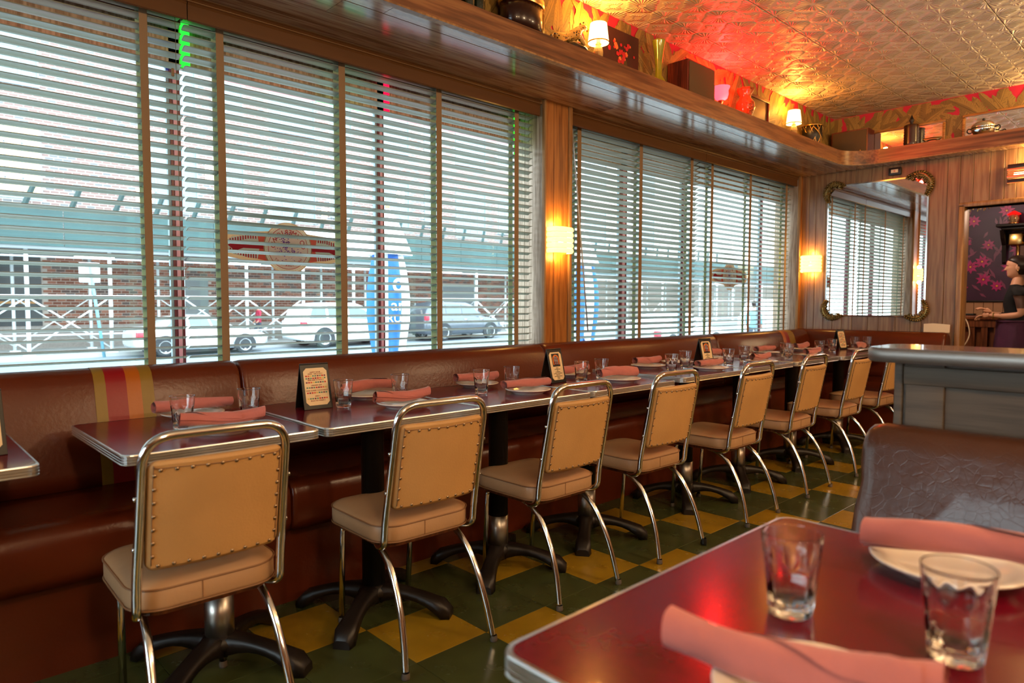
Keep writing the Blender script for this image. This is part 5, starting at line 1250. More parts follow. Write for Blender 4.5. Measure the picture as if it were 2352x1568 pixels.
# scaffold shed over the far sidewalk
sd = thing('sidewalk_shed', 'teal scaffold shed with white pipes over the far sidewalk', 'scaffold', (0, 0, 0))
MB().b2((-25, 27.0, 2.95), (70, 31.3, 3.10)).build('deck', 'shed_wood', sd)
for k in range(-9, 28):
    MB().b2((k*2.44+0.01, 26.95, 3.06), (k*2.44+2.43, 27.0, 4.30)).build('hoarding_panel', 'hoarding', sd)
for k in range(-10, 34):    # slanted outriggers
    x = 3.78+k*1.31
    MB().tube([(x, 27.02, 4.25), (x+0.34, 27.2, 5.05)], 0.085, 4, smooth=False).build('outrigger', 'outrigger', sd)
for k in range(-8, 24):
    x = 3.84+k*2.42
    for (y, nm) in ((27.2, 'post'), (30.2, 'post')):
        MB().tube([(x, y, zs(x)+0.13), (x, y, 2.95)], 0.062 if y < 28 else 0.055, 8).build(nm, 'white_steel', sd)
        MB().b2((x-0.16, y-0.12, zs(x)+0.13), (x+0.16, y+0.12, zs(x)+0.17)).build('base_plate', 'white_steel', sd)
for (y, z, r) in ((27.2, 1.42, 0.034), (27.2, 2.72, 0.03), (30.2, 1.42, 0.03), (27.2, 0.10, 0.028), (30.2, 0.12, 0.026)):
    MB().tube([(-20, y, z), (60, y, z)], r, 6).build('rail', 'white_steel', sd)
for k in (-2, -1, 0, 2, 3, 6, 8, 9, 11, 14):
    for (y, r) in ((27.25, 0.026), (30.15, 0.022)):
        for s in (0, 1):
            x0 = 3.84+k*2.42; MB().tube([(x0+(2.42 if s else 0), y, 1.38), (x0+(0 if s else 2.42), y, -0.40)], r, 6).build('brace', 'white_steel', sd)
for k in range(0, 9):
    x = 5.45+k*5.5
    MB().b2((x, 28.4, 2.84), (x+1.25, 28.5, 2.92)).build('light_tube', 'tube_white', sd)
for k in range(0, 2):
    pass
o = MB().rbox((5.60, 27.02, 2.22), (0.62, 0.10, 0.68), 0.03).build('sign_box', 'canvas_white', None); o['label'] = 'blank white notice board hung on the scaffold posts'; o['category'] = 'sign'
sg = thing('street_sign_pole', 'pale blue leaning pole by the curb, behind the white sedan', 'pole', (5.9, 26.7, zs(6)))
MB().tube([(0, 0, 0), (-0.35, 0, 3.1)], 0.05, 8).build('pole', 'coat_blue', sg)
o = MB().b2((13.0, 26.88, 3.25), (16.6, 26.91, 4.25)).build('white_board', 'canvas_white'); o['label'] = 'white banner board on the teal hoarding behind the closed umbrella'; o['category'] = 'banner'
lettering('AGORIM', 0.42, 'hoarding', o, (14.2, 26.985, 3.9), (PI/2, 0, 0)) if False else None

# ------------------------------------------------------------------ parked cars
def wheel(par, x, y, r):
    w = thing_part = bpy.data.objects.new('wheel', None)
    b = MB(); b.lathe([(r*0.60, -0.10), (r*0.92, -0.10), (r, -0.06), (r, 0.06), (r*0.92, 0.10), (r*0.60, 0.10)], 28); b.xform(Matrix.Rotation(PI/2, 4, 'X'))
    o = b.build('wheel', 'tyre', par, (x, y, r))
    c = MB(); c.lathe([(r*0.56, -0.03), (r*0.62, -0.06), (r*0.66, -0.075), (r*0.62, -0.02)], 28); 
    c.lathe([(0, -0.055), (r*0.14, -0.05), (r*0.15, 0)], 14)
    for k in range(5):
        a = 2*PI*k/5+0.3; ca, sa = math.cos(a), math.sin(a)
        pts = [(r*0.10, -0.05*r*1.2), (r*0.60, -0.09*r*1.2), (r*0.60, 0.09*r*1.2), (r*0.10, 0.05*r*1.2)]
        c.add([(px*ca-py*sa, px*sa+py*ca, -0.045) for px, py in pts]+[(px*ca-py*sa, px*sa+py*ca, -0.02) for px, py in pts], [(0, 1, 2, 3), (0, 4, 5, 1), (1, 5, 6, 2), (2, 6, 7, 3), (3, 7, 4, 0)])
    c.xform(Matrix.Rotation(-PI/2, 4, 'X')); c.xform(Matrix.Rotation(PI, 4, 'Z')) if False else None
    for i, p in enumerate(c.v): c.v[i] = (p[0], -abs(p[1])-0.045 if True else p[1], p[2])
    c.build('rim', 'rim', o)
    MB().prism([(r*0.62*math.cos(q), r*0.62*math.sin(q)) for q in [2*PI*k/24 for k in range(24)]], -0.075, -0.07, ax='y').build('rim_disc', 'car_dark', o)
def car(name, label, cx, y0, L, W_, st, wb, wf, wr, paint, glass, r=0.33, lamps=()):
    """st: stations (x, z_bottom, z_belt, z_roof or None, half width at belt, half width at roof); front of the car at +x"""
    zc = zs(cx)
    t = thing(name, label, 'car', (cx, y0+W_/2, zc)); t['group'] = 'cars parked across the street'
    rings = []
    for (x, zb, zt, zr, hw, hr) in st:
        if zr is None: zr = zt+0.03; hr = hw-0.10
        half = [(hw-0.06, zb), (hw, zb+0.10), (hw+0.01, (zb+zt)/2), (hw-0.01, zt-0.05), (hw-0.045, zt), (hr+0.02, zr-0.06), (hr-0.06, zr-0.01), (hr*0.5, zr+0.01)]
        rings.append([(x, -a, z) for a, z in half]+[(x, a, z) for a, z in reversed(half)])
    MB().loft(rings).build('body', paint, t)
    for (quad) in glass:     # windows: four (x, t) with t 0 belt..1 roof, on the near side
        for sy in (-1, 1):
            vs = []
            for (x, f) in quad:
                i = max(0, min(len(st)-2, next((k for k in range(len(st)-1) if st[k][0] <= x <= st[k+1][0]), 0)))
                a, b_ = st[i], st[i+1]; u = (x-a[0])/(b_[0]-a[0])
                zt = a[2]+(b_[2]-a[2])*u; hw = a[4]+(b_[4]-a[4])*u-0.045
                zr = (a[3] or a[2]+.03)+((b_[3] or b_[2]+.03)-(a[3] or a[2]+.03))*u-0.06; hr = (a[5] if a[3] else a[4]-0.1)+((b_[5] if b_[3] else b_[4]-0.1)-(a[5] if a[3] else a[4]-0.1))*u+0.02
                vs.append((x, sy*(hw+(hr-hw)*f+0.012), zt+(zr-zt)*f))
            vi = [(a_, c_-sy*0.02, d_) for a_, c_, d_ in vs]
            n = len(vs); MB().add(vs+vi, [tuple(range(n)), tuple(range(2*n-1, n-1, -1))]+[(i, (i+1) % n, n+(i+1) % n, n+i) for i in range(n)]).build('window', 'car_glass', t)
    for x in (wr, wf):
        for sy in (-1, 1):
            b = MB(); b.prism([((r+0.075)*math.cos(R(q))+x, r+(r+0.075)*math.sin(R(q))) for q in range(-20, 201, 10)], -0.02, 0.02, ax='y')
            b.build('wheel_arch', 'car_dark', t, (0, sy*(W_/2-0.008), 0))
        wheel(t, x, -W_/2+0.09, r); wheel(t, x, W_/2-0.09, r)
    for (x0, x1, z0, z1, m) in lamps: MB().rbox(((x0+x1)/2, -W_/2+0.07, (z0+z1)/2), (x1-x0, 0.16, z1-z0), 0.03).build('lamp_lens', m, t)
    hd = MB()
    for x in ((wr+wf)/2-0.15, (wr+wf)/2+0.85): hd.rbox((x, -W_/2-0.005, 0.80 if r < 0.35 else 0.98), (0.17, 0.025, 0.03), 0.008)
    hd.build('door_handle', 'rim', t)
    sl = MB()
    for x in ((wr+wf)/2-0.05, (wr+wf)/2-0.95, (wr+wf)/2+0.95): sl.b2((x, -W_/2-0.004, 0.38), (x+0.010, -W_/2+0.006, 0.86 if r < 0.35 else 1.0))
    sl.build('door_gap', 'car_dark', t)
    return t
sed = [(-2.30, 0.42, 0.78, None, 0.66, 0.6), (-2.22, 0.30, 0.92, None, 0.80, 0.7), (-1.95, 0.24, 0.98, None, 0.86, 0.7), (-1.55, 0.22, 1.00, 1.03, 0.88, 0.70), (-1.05, 0.22, 0.98, 1.36, 0.89, 0.60), (-0.55, 0.22, 0.96, 1.43, 0.89, 0.58), (0.15, 0.22, 0.94, 1.42, 0.89, 0.58), (0.60, 0.22, 0.93, 1.27, 0.89, 0.62), (1.15, 0.22, 0.92, 0.96, 0.88, 0.72), (1.65, 0.22, 0.84, None, 0.87, 0.7), (2.10, 0.24, 0.74, None, 0.82, 0.7), (2.32, 0.32, 0.62, None, 0.66, 0.5)]
car('sedan', 'silver white sedan parked across the street, behind the dark red mullion', 8.75, 25.05, 4.6, 1.78, sed, 2.7, 1.38, -1.36, 'car_silver',
    [[(-1.35, 0.1), (-0.62, 0.1), (-0.62, 0.92), (-1.02, 0.86)], [(-0.52, 0.1), (0.20, 0.1), (0.12, 0.92), (-0.52, 0.92)], [(0.28, 0.1), (0.98, 0.1), (0.52, 0.88), (0.20, 0.92)]], lamps=((-2.26, -2.0, 0.66, 0.86, 'red_lens'), (2.0, 2.25, 0.55, 0.68, 'rim')))
suv = [(-2.42, 0.50, 0.95, None, 0.78, 0.6), (-2.38, 0.34, 1.08, 1.12, 0.88, 0.7), (-2.20, 0.30, 1.12, 1.45, 0.92, 0.74), (-1.90, 0.28, 1.12, 1.74, 0.94, 0.72), (-1.20, 0.28, 1.11, 1.81, 0.95, 0.72), (0.10, 0.28, 1.09, 1.80, 0.95, 0.72), (0.55, 0.28, 1.08, 1.66, 0.95, 0.74), (1.25, 0.28, 1.07, 1.12, 0.94, 0.78), (1.75, 0.30, 1.00, None, 0.93, 0.8), (2.25, 0.34, 0.88, None, 0.88, 0.7), (2.42, 0.45, 0.72, None, 0.75, 0.6)]
G2 = [[(-2.05, 0.1), (-1.30, 0.1), (-1.30, 0.9), (-1.86, 0.85)], [(-1.20, 0.1), (-0.35, 0.1), (-0.35, 0.9), (-1.20, 0.9)], [(-0.25, 0.1), (0.95, 0.1), (0.48, 0.85), (-0.25, 0.9)]]
car('suv', 'white station wagon with a red side light, parked left of the closed umbrella', 14.75, 25.0, 4.85, 1.9, suv, 2.8, 1.55, -1.42, 'car_white', G2, 0.38, ((-2.42, -2.15, 0.92, 1.06, 'red_lens'), (2.15, 2.40, 0.66, 0.86, 'rim')))
car('suv', 'dark grey off-roader parked right of the closed umbrella', 20.75, 25.0, 4.85, 1.9, suv, 2.8, 1.48, -1.38, 'car_grey', G2, 0.38, ((-2.42, -2.22, 0.95, 1.25, 'red_lens'), (2.15, 2.40, 0.66, 0.86, 'rim')))
car('sedan', 'silver car seen through the slats of the window right of the wooden post', 20.6, 12.6, 4.6, 1.78, sed, 2.7, 1.38, -1.36, 'car_silver',
    [[(-1.35, 0.1), (-0.62, 0.1), (-0.62, 0.92), (-1.02, 0.86)], [(-0.52, 0.1), (0.20, 0.1), (0.12, 0.92), (-0.52, 0.92)], [(0.28, 0.1), (0.98, 0.1), (0.52, 0.88), (0.20, 0.92)]], lamps=((-2.26, -2.0, 0.66, 0.86, 'red_lens'), (2.0, 2.25, 0.55, 0.68, 'rim')))
car('suv', 'white car seen below the decal of the far window', 30.4, 13.2, 4.85, 1.9, suv, 2.8, 1.55, -1.42, 'car_white', G2, 0.38, ((-2.42, -2.15, 0.92, 1.06, 'red_lens'), (2.15, 2.40, 0.66, 0.86, 'rim')))

# ------------------------------------------------------------------ closed cafe umbrellas
def umbrella(x, y, rz, label, txt=True):
    zb = zs(x)+0.13
    t = thing('closed_umbrella', label, 'umbrella', (x, y, zb), rz, 'closed blue and white umbrellas outside')
    MB().tube([(0, 0, 0), (0, 0, 2.95)], 0.024, 10).build('pole', 'pole_wood', t)
    MB().lathe([(0, 0), (0.26, 0), (0.26, 0.05), (0.05, 0.09), (0.05, 0.3), (0, 0.3)], 24).build('base', 'car_dark', t)
    NP = 8
    for k in range(NP):
        a0 = 2*PI*k/NP; rings = []
        for i in range(15):
            s = i/14; z = 2.88-s*1.75; rad = 0.035+0.255*math.sin(PI*(0.06+0.70*s))**1.1
            rg = []
            for j in range(9):
                u = j/8; a = a0+2*PI/NP*u; f = 1+0.26*math.sin(PI*u)*(0.3+0.7*s)-0.16
                zz = z-(0.10*math.sin(PI*u) if i == 14 else 0)
                rg.append((rad*f*math.cos(a), rad*f*math.sin(a), zz))
            rings.append(rg)
        MB().loft(rings, closed=False, cap=False).build('canopy_panel', 'canvas_blue' if k % 2 == 0 else 'canvas_white', t)
    cv = MB(); rings = []     # white top vent
    for i in range(6):
        s = i/5; rings.append([((0.02+0.27*s)*(1+0.12*math.cos(4*q))*math.cos(q), (0.02+0.27*s)*(1+0.12*math.cos(4*q))*math.sin(q), 3.0-0.62*s**1.3) for q in [2*PI*j/24 for j in range(24)]])
    cv.loft(rings, cap=False); cv.build('vent_cap', 'canvas_white', t)
    MB().sphere((0, 0, 3.02), 0.035).build('finial', 'pole_wood', t)
    if txt:
        lt = MB(); q = -PI/2
        for s_, z, sz in (('an', 1.72, 0.21), ('RUM', 1.55, 0.145)): lettering(s_, sz, 'print_white', t, (0.13, -0.335, z), (PI/2, 0, 0), extrude=0.004)
        MB().prism([(0.13+0.07*math.cos(R(a)), 1.98+0.09*math.sin(R(a))) for a in range(0, 360, 20)], -0.325, -0.318, ax='y').build('round_emblem', 'print_white', t)
        MB().prism([(0.13+0.035*math.cos(R(a)), 1.98+0.05*math.sin(R(a))) for a in range(0, 360, 20)], -0.330, -0.326, ax='y').build('round_emblem', 'canvas_blue', t)
    return t
umbrella(5.03, 7.7, R(-33), 'closed blue and white umbrella outside the left window, lettered in white')
umbrella(9.00, 7.75, R(10), 'closed blue umbrella outside, just right of the wooden post', False)

# ------------------------------------------------------------------ people
def figure(t, H=1.65, pose=None, body_m='shirt_black', legs_m='trousers', skin_m='skin_far'):
    """simple passers-by: skinned body (one surface), head with hair"""
    k = H/1.7
    def P(*a): return tuple(v*k for v in a)
    st = pose or 0.15
    nodes = [(P(0, 0, 0.95), 0.125*k), (P(0, 0, 1.12), 0.115*k), (P(0, 0, 1.32), (0.155*k, 0.11*k)), (P(0, 0, 1.46), 0.055*k), (P(0.02, 0, 1.55), 0.05*k),
             (P(0, -0.09, 0.88), 0.085*k), (P(st, -0.09, 0.48), 0.055*k), (P(st*0.9, -0.09, 0.07), 0.04*k), (P(st*0.9+0.15, -0.09, 0.035), 0.035*k),
             (P(0, 0.09, 0.88), 0.085*k), (P(-st*0.5, 0.09, 0.48), 0.055*k), (P(-st*1.5, 0.09, 0.09), 0.04*k), (P(-st*1.5+0.13, 0.09, 0.04), 0.035*k),
             (P(0, -0.19, 1.38), 0.058*k), (P(-0.06, -0.24, 1.12), 0.042*k), (P(0.10, -0.22, 0.92), 0.032*k), (P(0.17, -0.21, 0.87), 0.03*k),
             (P(0, 0.19, 1.38), 0.058*k), (P(0.03, 0.24, 1.12), 0.042*k), (P(0.14, 0.22, 0.93), 0.032*k), (P(0.20, 0.21, 0.89), 0.03*k)]
    edges = [(0, 1), (1, 2), (2, 3), (3, 4), (0, 5), (5, 6), (6, 7), (7, 8), (0, 9), (9, 10), (10, 11), (11, 12), (2, 13), (13, 14), (14, 15), (15, 16), (2, 17), (17, 18), (18, 19), (19, 20)]
    def asg(c):
        if c.z > 1.44*k or (c.z < 1.0*k and abs(c.y) > 0.17*k): return 2
        if c.z < 0.93*k: return 1 if c.z > 0.07*k else 3
        return 0
    skinned('body', nodes, edges, body_m, t, 1, mats=[body_m, legs_m, skin_m, 'black'], assign=asg)
    MB().sphere(P(0.03, 0, 1.62), 0.098*k, 0, 14, 10, (0.95, 0.78, 1.18)).build('head', skin_m, t)
    MB().sphere(P(0.005, 0, 1.655), 0.104*k, 0, 14, 8, (0.95, 0.86, 1.0)).build('hair', 'hair', t)
def passer(x, y, rz, lb, **kw):
    t = thing('person', lb, 'person', (x, y, zs(x)+0.13), rz); t['group'] = 'passers-by across the street'; figure(t, **kw)
passer(11.9, 28.0, PI, 'passer-by in a red top behind the white sedan across the street', body_m='coat_red')
passer(15.0, 28.2, 0, 'passer-by in a dark pink coat behind the white station wagon', body_m='coat_red', H=1.75)
passer(26.6, 26.9 if False else 28.0, 0, 'passer-by in a light blue shirt right of the dark off-roader', body_m='coat_blue', H=1.8)
t = thing('person', 'person in a light blue shirt outside the window near the far corner', 'person', (21.6, 11.0, zs(21)+0.0), 0.3); figure(t, H=1.78, body_m='coat_blue')

# ------------------------------------------------------------------ room beyond the doorway
mat('poster_purple', '3a1838', 0.45, noise=(2.5, 0.35)); mat('petal', 'a81868', 0.4, noise=(30, 0.2)); mat('petal_dark', '7c3a5c', 0.4, noise=(12, 0.25)); mat('flower_eye', 'e8a030', 0.4); mat('beadboard', 'b08460', 0.5); mat('red_glass', 'c01018', 0.15, emit='ff1810', estr=0.6)
XR = 10.0
MB().b2((XR, -2.5, -0.05), (XR+0.15, 3.36, 2.75)).build('wall_back_far', 'wall_paint', kind='structure'); MB().b2((7.25, 3.10, -0.1), (XR+0.1, 3.30, 2.7)).build('wall_left_far', 'wall_paint', kind='structure')
MB().b2((7.25, -2.6, -0.1), (XR+0.1, -2.4, 2.7)).build('wall_right_far', 'wall_paint', kind='structure'); MB().b2((7.24, -2.5, 2.62), (XR+0.1, 3.2, 2.75)).build('ceiling_far', 'wall_paint', kind='structure')
lamp('back_room_light', 'POINT', (7.9, 2.3, 2.40), 26, (1.0, 0.80, 0.66), 0.12); lamp('back_room_light', 'POINT', (9.2, 0.9, 2.45), 14, (1.0, 0.70, 0.5), 0.1)  # assumed warm lights, added out of view without fixtures
t = thing('floral_panel', 'large purple wall panel of pink flowers beyond the doorway', 'wall art', (XR-0.002, 1.95, 1.22), R(-90))
MB().b2((-0.75, -0.014, 0), (0.75, 0, 1.35)).build('panel', 'poster_purple', t); MB().rbox((0, -0.018, -0.006), (1.5, 0.03, 0.022), 0.005).build('bottom_rail', 'iron', t)
rr = random.Random(12); fl = MB(); ey = MB(); lf = MB()
for k in range(60):
    x = rr.uniform(-0.68, 0.68); z = rr.uniform(0.08, 1.28)
    for p in range(2):
        a = rr.uniform(0, 2*PI); L_ = rr.uniform(0.08, 0.15); x2 = x+rr.uniform(-.1, .1); z2 = z+rr.uniform(-.1, .1)
        def cl(px, pz): return (min(max(px, -0.74), 0.74), min(max(pz, 0.01), 1.34))
        pts = [cl(x2+L_*s*math.cos(a)-w_*math.sin(a), z2+L_*s*math.sin(a)+w_*math.cos(a)) for s, w_ in ((0, 0), (0.4, 0.016), (1, 0), (0.4, -0.016))]
        lf.add([(q[0], -0.0145-0.0001*k, q[1]) for q in pts], [(0, 1, 2, 3)])
for k, (x, z) in enumerate([(-0.28, 0.98), (0.05, 1.08), (-0.36, 0.72), (-0.12, 0.68), (-0.30, 0.42), (-0.18, 0.48), (0.10, 0.40), (-0.02, 0.18), (-0.38, 0.16), (0.18, 0.62), (-0.16, 0.26), (0.3, 0.9), (0.4, 0.3), (0.5, 0.7), (-0.55, 0.5), (-0.6, 0.95), (0.62, 1.1), (-0.62, 0.2)]):
    r0 = rr.uniform(0.065, 0.10)
    for p in range(8):
        a = 2*PI*p/8+k; pts = [(x+r0*s*math.cos(a)-w_*math.sin(a), z+r0*s*math.sin(a)+w_*math.cos(a)) for s, w_ in ((0.1, 0), (0.5, 0.018), (1, 0), (0.5, -0.018))]
        fl.add([(q[0], -0.020-0.0001*p-0.001*(k % 2), q[1]) for q in pts], [(0, 1, 2, 3)])
    ey.prism([(x+0.011*math.cos(R(q)), z+0.011*math.sin(R(q))) for q in range(0, 360, 45)], -0.0235, -0.0205, ax='y')
lf.build('leaf_print', 'petal_dark', t, kind='stuff'); fl.build('flower_print', 'petal', t, kind='stuff'); ey.build('flower_eyes', 'flower_eye', t, kind='stuff')
bb_ = thing('wainscot', 'narrow boarded wainscot below the floral panel', 'wainscot', (XR-0.002, 1.9, 0))
for k in range(26): MB().b2((-0.018, -1.3+k*0.1+0.003, 0.7), (0, -1.3+(k+1)*0.1-0.003, 1.20)).build('board', 'beadboard', bb_)
ct = thing('wooden_counter', 'dark wooden counter with slatted front beyond the doorway', 'counter', (9.35, 1.7, 0))
MB().rbox((0.05, 0, 1.025), (0.62, 2.4, 0.045), 0.008).build('counter_top', 'wood_counter', ct); MB().b2((-0.19, -1.18, 0), (0.30, 1.18, 1.0)).build('body', 'wood_counter', ct)
for k in range(20): MB().b2((-0.235, -1.15+k*0.12, 0.08), (-0.195, -1.15+k*0.12+0.06, 0.92)).build('slat', 'wood_counter', ct)
MB().b2((-0.24, -1.18, 0.92), (-0.19, 1.18, 1.0)).build('top_rail', 'wood_counter', ct)
o = MB().tube(catmull([(0, 0, 0), (0.02, -0.06, -0.05), (0.0, -0.10, -0.2), (-0.02, -0.06, -0.33), (0, 0.03, -0.42)], 6), 0.006, 6).build('cable', 'paper', None, (9.025, 2.12, 1.045)); o['label'] = 'pale cable hanging down the front of the dark counter'; o['category'] = 'cable'
o = MB().rbox((0, 0, 0.012), (0.10, 0.22, 0.022), 0.006).build('tray', 'black', None, (9.2, 2.12, 1.048)); o['label'] = 'small black tray on the dark counter beyond the doorway'; o['category'] = 'tray'
# mantel shelf with lanterns and brass frame
ms = thing('mantel_shelf', 'dark carved wall shelf with brackets beyond the doorway', 'shelf', (9.83, 1.40, 2.10))
MB().rbox((0, 0, 0.0), (0.26, 1.10, 0.035), 0.008).build('board', 'iron', ms); MB().rbox((0.03, 0, -0.035), (0.20, 1.02, 0.03), 0.01).build('moulding', 'iron', ms)
for y in (0.50, -0.50): MB().prism([(0.12, -0.05), (-0.08, -0.05), (-0.02, -0.14), (0.06, -0.22), (0.10, -0.42), (0.12, -0.44)], y-0.02, y+0.02, ax='y').build('bracket', 'iron', ms)
def lantern(y, lb, red):
    t = thing('lantern', lb, 'lantern', (9.83, y, 2.118)); t['group'] = 'lanterns on the dark shelf'
    MB().lathe([(0, 0), (0.05, 0), (0.05, 0.015), (0.035, 0.02), (0, 0.02)], 16).build('base', 'brass', t)
    MB().lathe([(0.034, 0.02), (0.042, 0.06), (0.034, 0.11), (0.030, 0.11), (0.038, 0.06), (0.030, 0.02)], 16).build('globe', 'red_glass' if red else 'glass_amber', t)
    MB().lathe([(0.07 if not red else 0.035, 0.112), (0.06 if not red else 0.033, 0.125), (0.02, 0.15), (0, 0.16)], 16).build('cap', 'red_glass' if not red else 'brass', t)
    for k in range(4): a = k*PI/2+0.4; MB().tube([(0.046*math.cos(a), 0.046*math.sin(a), 0.01), (0.046*math.cos(a), 0.046*math.sin(a), 0.115)], 0.003, 5).build('rod', 'brass', t)
lantern(1.80, 'brass lantern with red cap on the dark shelf beyond the doorway', False); lantern(1.64, 'small red glass lantern on the dark shelf beyond the doorway', True); lantern(1.45, 'brass lantern with red cap nearer the edge of the photo', False)
bf = thing('brass_frame', 'gold bamboo-like mirror frame on the wall behind the woman', 'frame', (9.96, 1.35, 1.20))
for y in (0.42, 0.32, -0.40): MB().tube([(-0.03, y, 0), (-0.03, y, 0.82)], 0.017, 8).build('upright', 'brass', bf)
for z in (0.70, 0.80): MB().tube([(-0.035, 0.44, z), (-0.035, -0.42, z)], 0.015, 8).build('crossbar', 'brass', bf)
MB().rbox((-0.04, 0.44, 0.75), (0.05, 0.14, 0.14), 0.012).build('corner_block', 'brass', bf); MB().b2((-0.012, -0.42, 0.02), (-0.004, 0.40, 0.70)).build('mirror_glass', 'old_picture', bf)

t = thing('chandelier', 'small brass chandelier with glass drops hanging beyond the doorway', 'chandelier', (8.9, 1.98, 2.62))
MB().tube([(0, 0, 0), (0, 0, -0.34)], 0.006, 8).build('rod', 'brass', t); MB().lathe([(0.0, -0.36), (0.03, -0.35), (0.035, -0.33), (0.0, -0.31)], 14).build('hub', 'brass', t)
dr = MB(); dr.lathe([(0, -0.026), (0.008, -0.016), (0.005, 0.0), (0, 0.008)], 8, smooth=False); dme = dr.mesh('glass_drop', 'glass_amber')
for k in range(8):
    a = 2*PI*k/8; c_, s_ = math.cos(a), math.sin(a)
    MB().tube(catmull([(0.02*c_, 0.02*s_, -0.34), (0.09*c_, 0.09*s_, -0.385), (0.14*c_, 0.14*s_, -0.35), (0.145*c_, 0.145*s_, -0.33)], 4), 0.0045, 6).build('arm', 'brass', t)
    for j, rr_ in enumerate((0.145, 0.09)): obj('glass_drop', dme, t, (rr_*c_, rr_*s_, -0.375-0.02*j))
# ------------------------------------------------------------------ woman in black T-shirt and purple apron (local +x = the way she faces)
w = thing('person', 'woman in black T-shirt and purple apron standing in profile beyond the doorway', 'person', (8.45, 1.50, 0), R(97))
nodes = [((0.0, 0, 0.96), (0.115, 0.15)), ((0.0, 0, 1.08), (0.098, 0.125)), ((0.028, 0, 1.205), (0.122, 0.135)), ((-0.005, 0, 1.315), (0.080, 0.125)), ((-0.018, 0, 1.385), 0.058), ((-0.002, 0, 1.475), 0.050),
         ((0.0, 0.085, 0.88), 0.090), ((0.02, 0.095, 0.50), 0.055), ((-0.01, 0.10, 0.10), 0.038), ((0.10, 0.11, 0.035), 0.036),
         ((0.0, -0.085, 0.88), 0.090), ((0.0, -0.095, 0.50), 0.055), ((-0.03, -0.10, 0.10), 0.038), ((0.08, -0.11, 0.035), 0.036),
         ((-0.015, 0.155, 1.315), 0.052), ((-0.045, 0.200, 1.20), 0.046), ((-0.060, 0.205, 1.075), 0.037), ((0.07, 0.165, 1.055), 0.032), ((0.185, 0.085, 1.060), 0.022), ((0.215, 0.065, 1.065), 0.022),
         ((-0.015, -0.155, 1.315), 0.052), ((-0.035, -0.195, 1.20), 0.046), ((-0.050, -0.200, 1.08), 0.037), ((0.08, -0.13, 1.06), 0.032), ((0.185, -0.02, 1.075), 0.022), ((0.215, 0.0, 1.085), 0.022)]
edges = [(0, 1), (1, 2), (2, 3), (3, 4), (4, 5), (0, 6), (6, 7), (7, 8), (8, 9), (0, 10), (10, 11), (11, 12), (12, 13), (3, 14), (14, 15), (15, 16), (16, 17), (17, 18), (18, 19), (3, 20), (20, 21), (21, 22), (22, 23), (23, 24), (24, 25)]
def asg(c):
    arm = abs(c.y) > 0.150 or c.x > 0.125
    if c.z < 0.95 and not (c.x > 0.13): return 1 if c.z > 0.06 else 4
    if arm and c.z < 1.275 and c.z > 1.0 and not (c.x > 0.10 and c.z > 1.12): return 3 if (c.z > 1.135 and abs(c.y) > 0.15) else 2
    if c.z > 1.365: return 2
    return 0
skinned('body', nodes, edges, 'skin', w, 2, mats=['shirt_black', 'shirt_black', 'skin', 'tattoo', 'black'], assign=asg)
# head: profile shaped
hb = MB(); rings = []; NZ = 22
for i in range(NZ+1):
    s = i/NZ; z = 1.435+0.215*s
    fr = [(0, .030), (.06, .062), (.12, .078), (.18, .079), (.25, .080), (.30, .083), (.36, .0815), (.42, .086), (.50, .090), (.58, .086), (.66, .088), (.75, .089), (.85, .080), (.93, .058), (1, .006)]
    bkp = [(0, -.02), (.12, -.030), (.25, -.055), (.4, -.085), (.55, -.100), (.7, -.100), (.85, -.080), (.94, -.05), (1, -.006)]
    hwp = [(0, .022), (.08, .038), (.2, .055), (.35, .066), (.5, .073), (.65, .076), (.8, .070), (.92, .046), (1, .004)]
    def ip(T_, v):
        for a, b_ in zip(T_[:-1], T_[1:]):
            if v <= b_[0]: return a[1]+(b_[1]-a[1])*(v-a[0])/(b_[0]-a[0])
        return T_[-1][1]
    f_, b2, hw = ip(fr, s), ip(bkp, s), ip(hwp, s); rg = []
    for k in range(24):
        a = 2*PI*k/24; c_, s_ = math.cos(a), math.sin(a)
        x = (f_ if c_ > 0 else -b2)*c_; y = hw*(abs(s_)**0.85)*(1 if s_ > 0 else -1)
        if c_ > 0.95 and 0.40 <= s <= 0.50: x += 0.004
        if 0.5 < abs(s_) < 0.85 and c_ > 0 and 0.50 < s < 0.60: x -= 0.006      # eye sockets
        rg.append((x+0.004, y, z))
    rings.append(rg)
hb.loft(rings)
hd = hb.build('head', 'skin', w)
nz = MB(); nz.loft([[(0.088, -0.006, 1.560), (0.088, 0.006, 1.560), (0.094, 0, 1.560)], [(0.086, -0.010, 1.545), (0.086, 0.010, 1.545), (0.102, 0, 1.542)], [(0.083, -0.015, 1.529), (0.083, 0.015, 1.529), (0.113, 0, 1.527)], [(0.080, -0.015, 1.522), (0.080, 0.015, 1.522), (0.106, 0, 1.519)]]); nz.build('nose', 'skin', hd)
MB().sphere((0.0835, 0, 1.5005), 0.011, 0, 12, 6, (0.75, 1.9, 0.42)).sphere((0.0825, 0, 1.4925), 0.011, 0, 12, 6, (0.75, 1.7, 0.5)).build('lips', 'lips', hd)
for sy in (-1, 1):
    MB().sphere((0.072, sy*0.031, 1.549), 0.0115).build('eye', 'eye_white', hd); MB().sphere((0.080, sy*0.0315, 1.549), 0.0055).build('iris', 'hair', hd)
    MB().tube(catmull([(0.088, sy*0.014, 1.5655), (0.087, sy*0.030, 1.571), (0.074, sy*0.048, 1.565)], 4), 0.0028, 6).build('eyebrow', 'hair', hd)
    e_ = MB(); e_.sphere((-0.005, sy*0.077, 1.540), 0.030, 0, 12, 8, (0.62, 0.28, 1.0)); e_.build('ear', 'skin', hd)
hr = MB(); rings = []
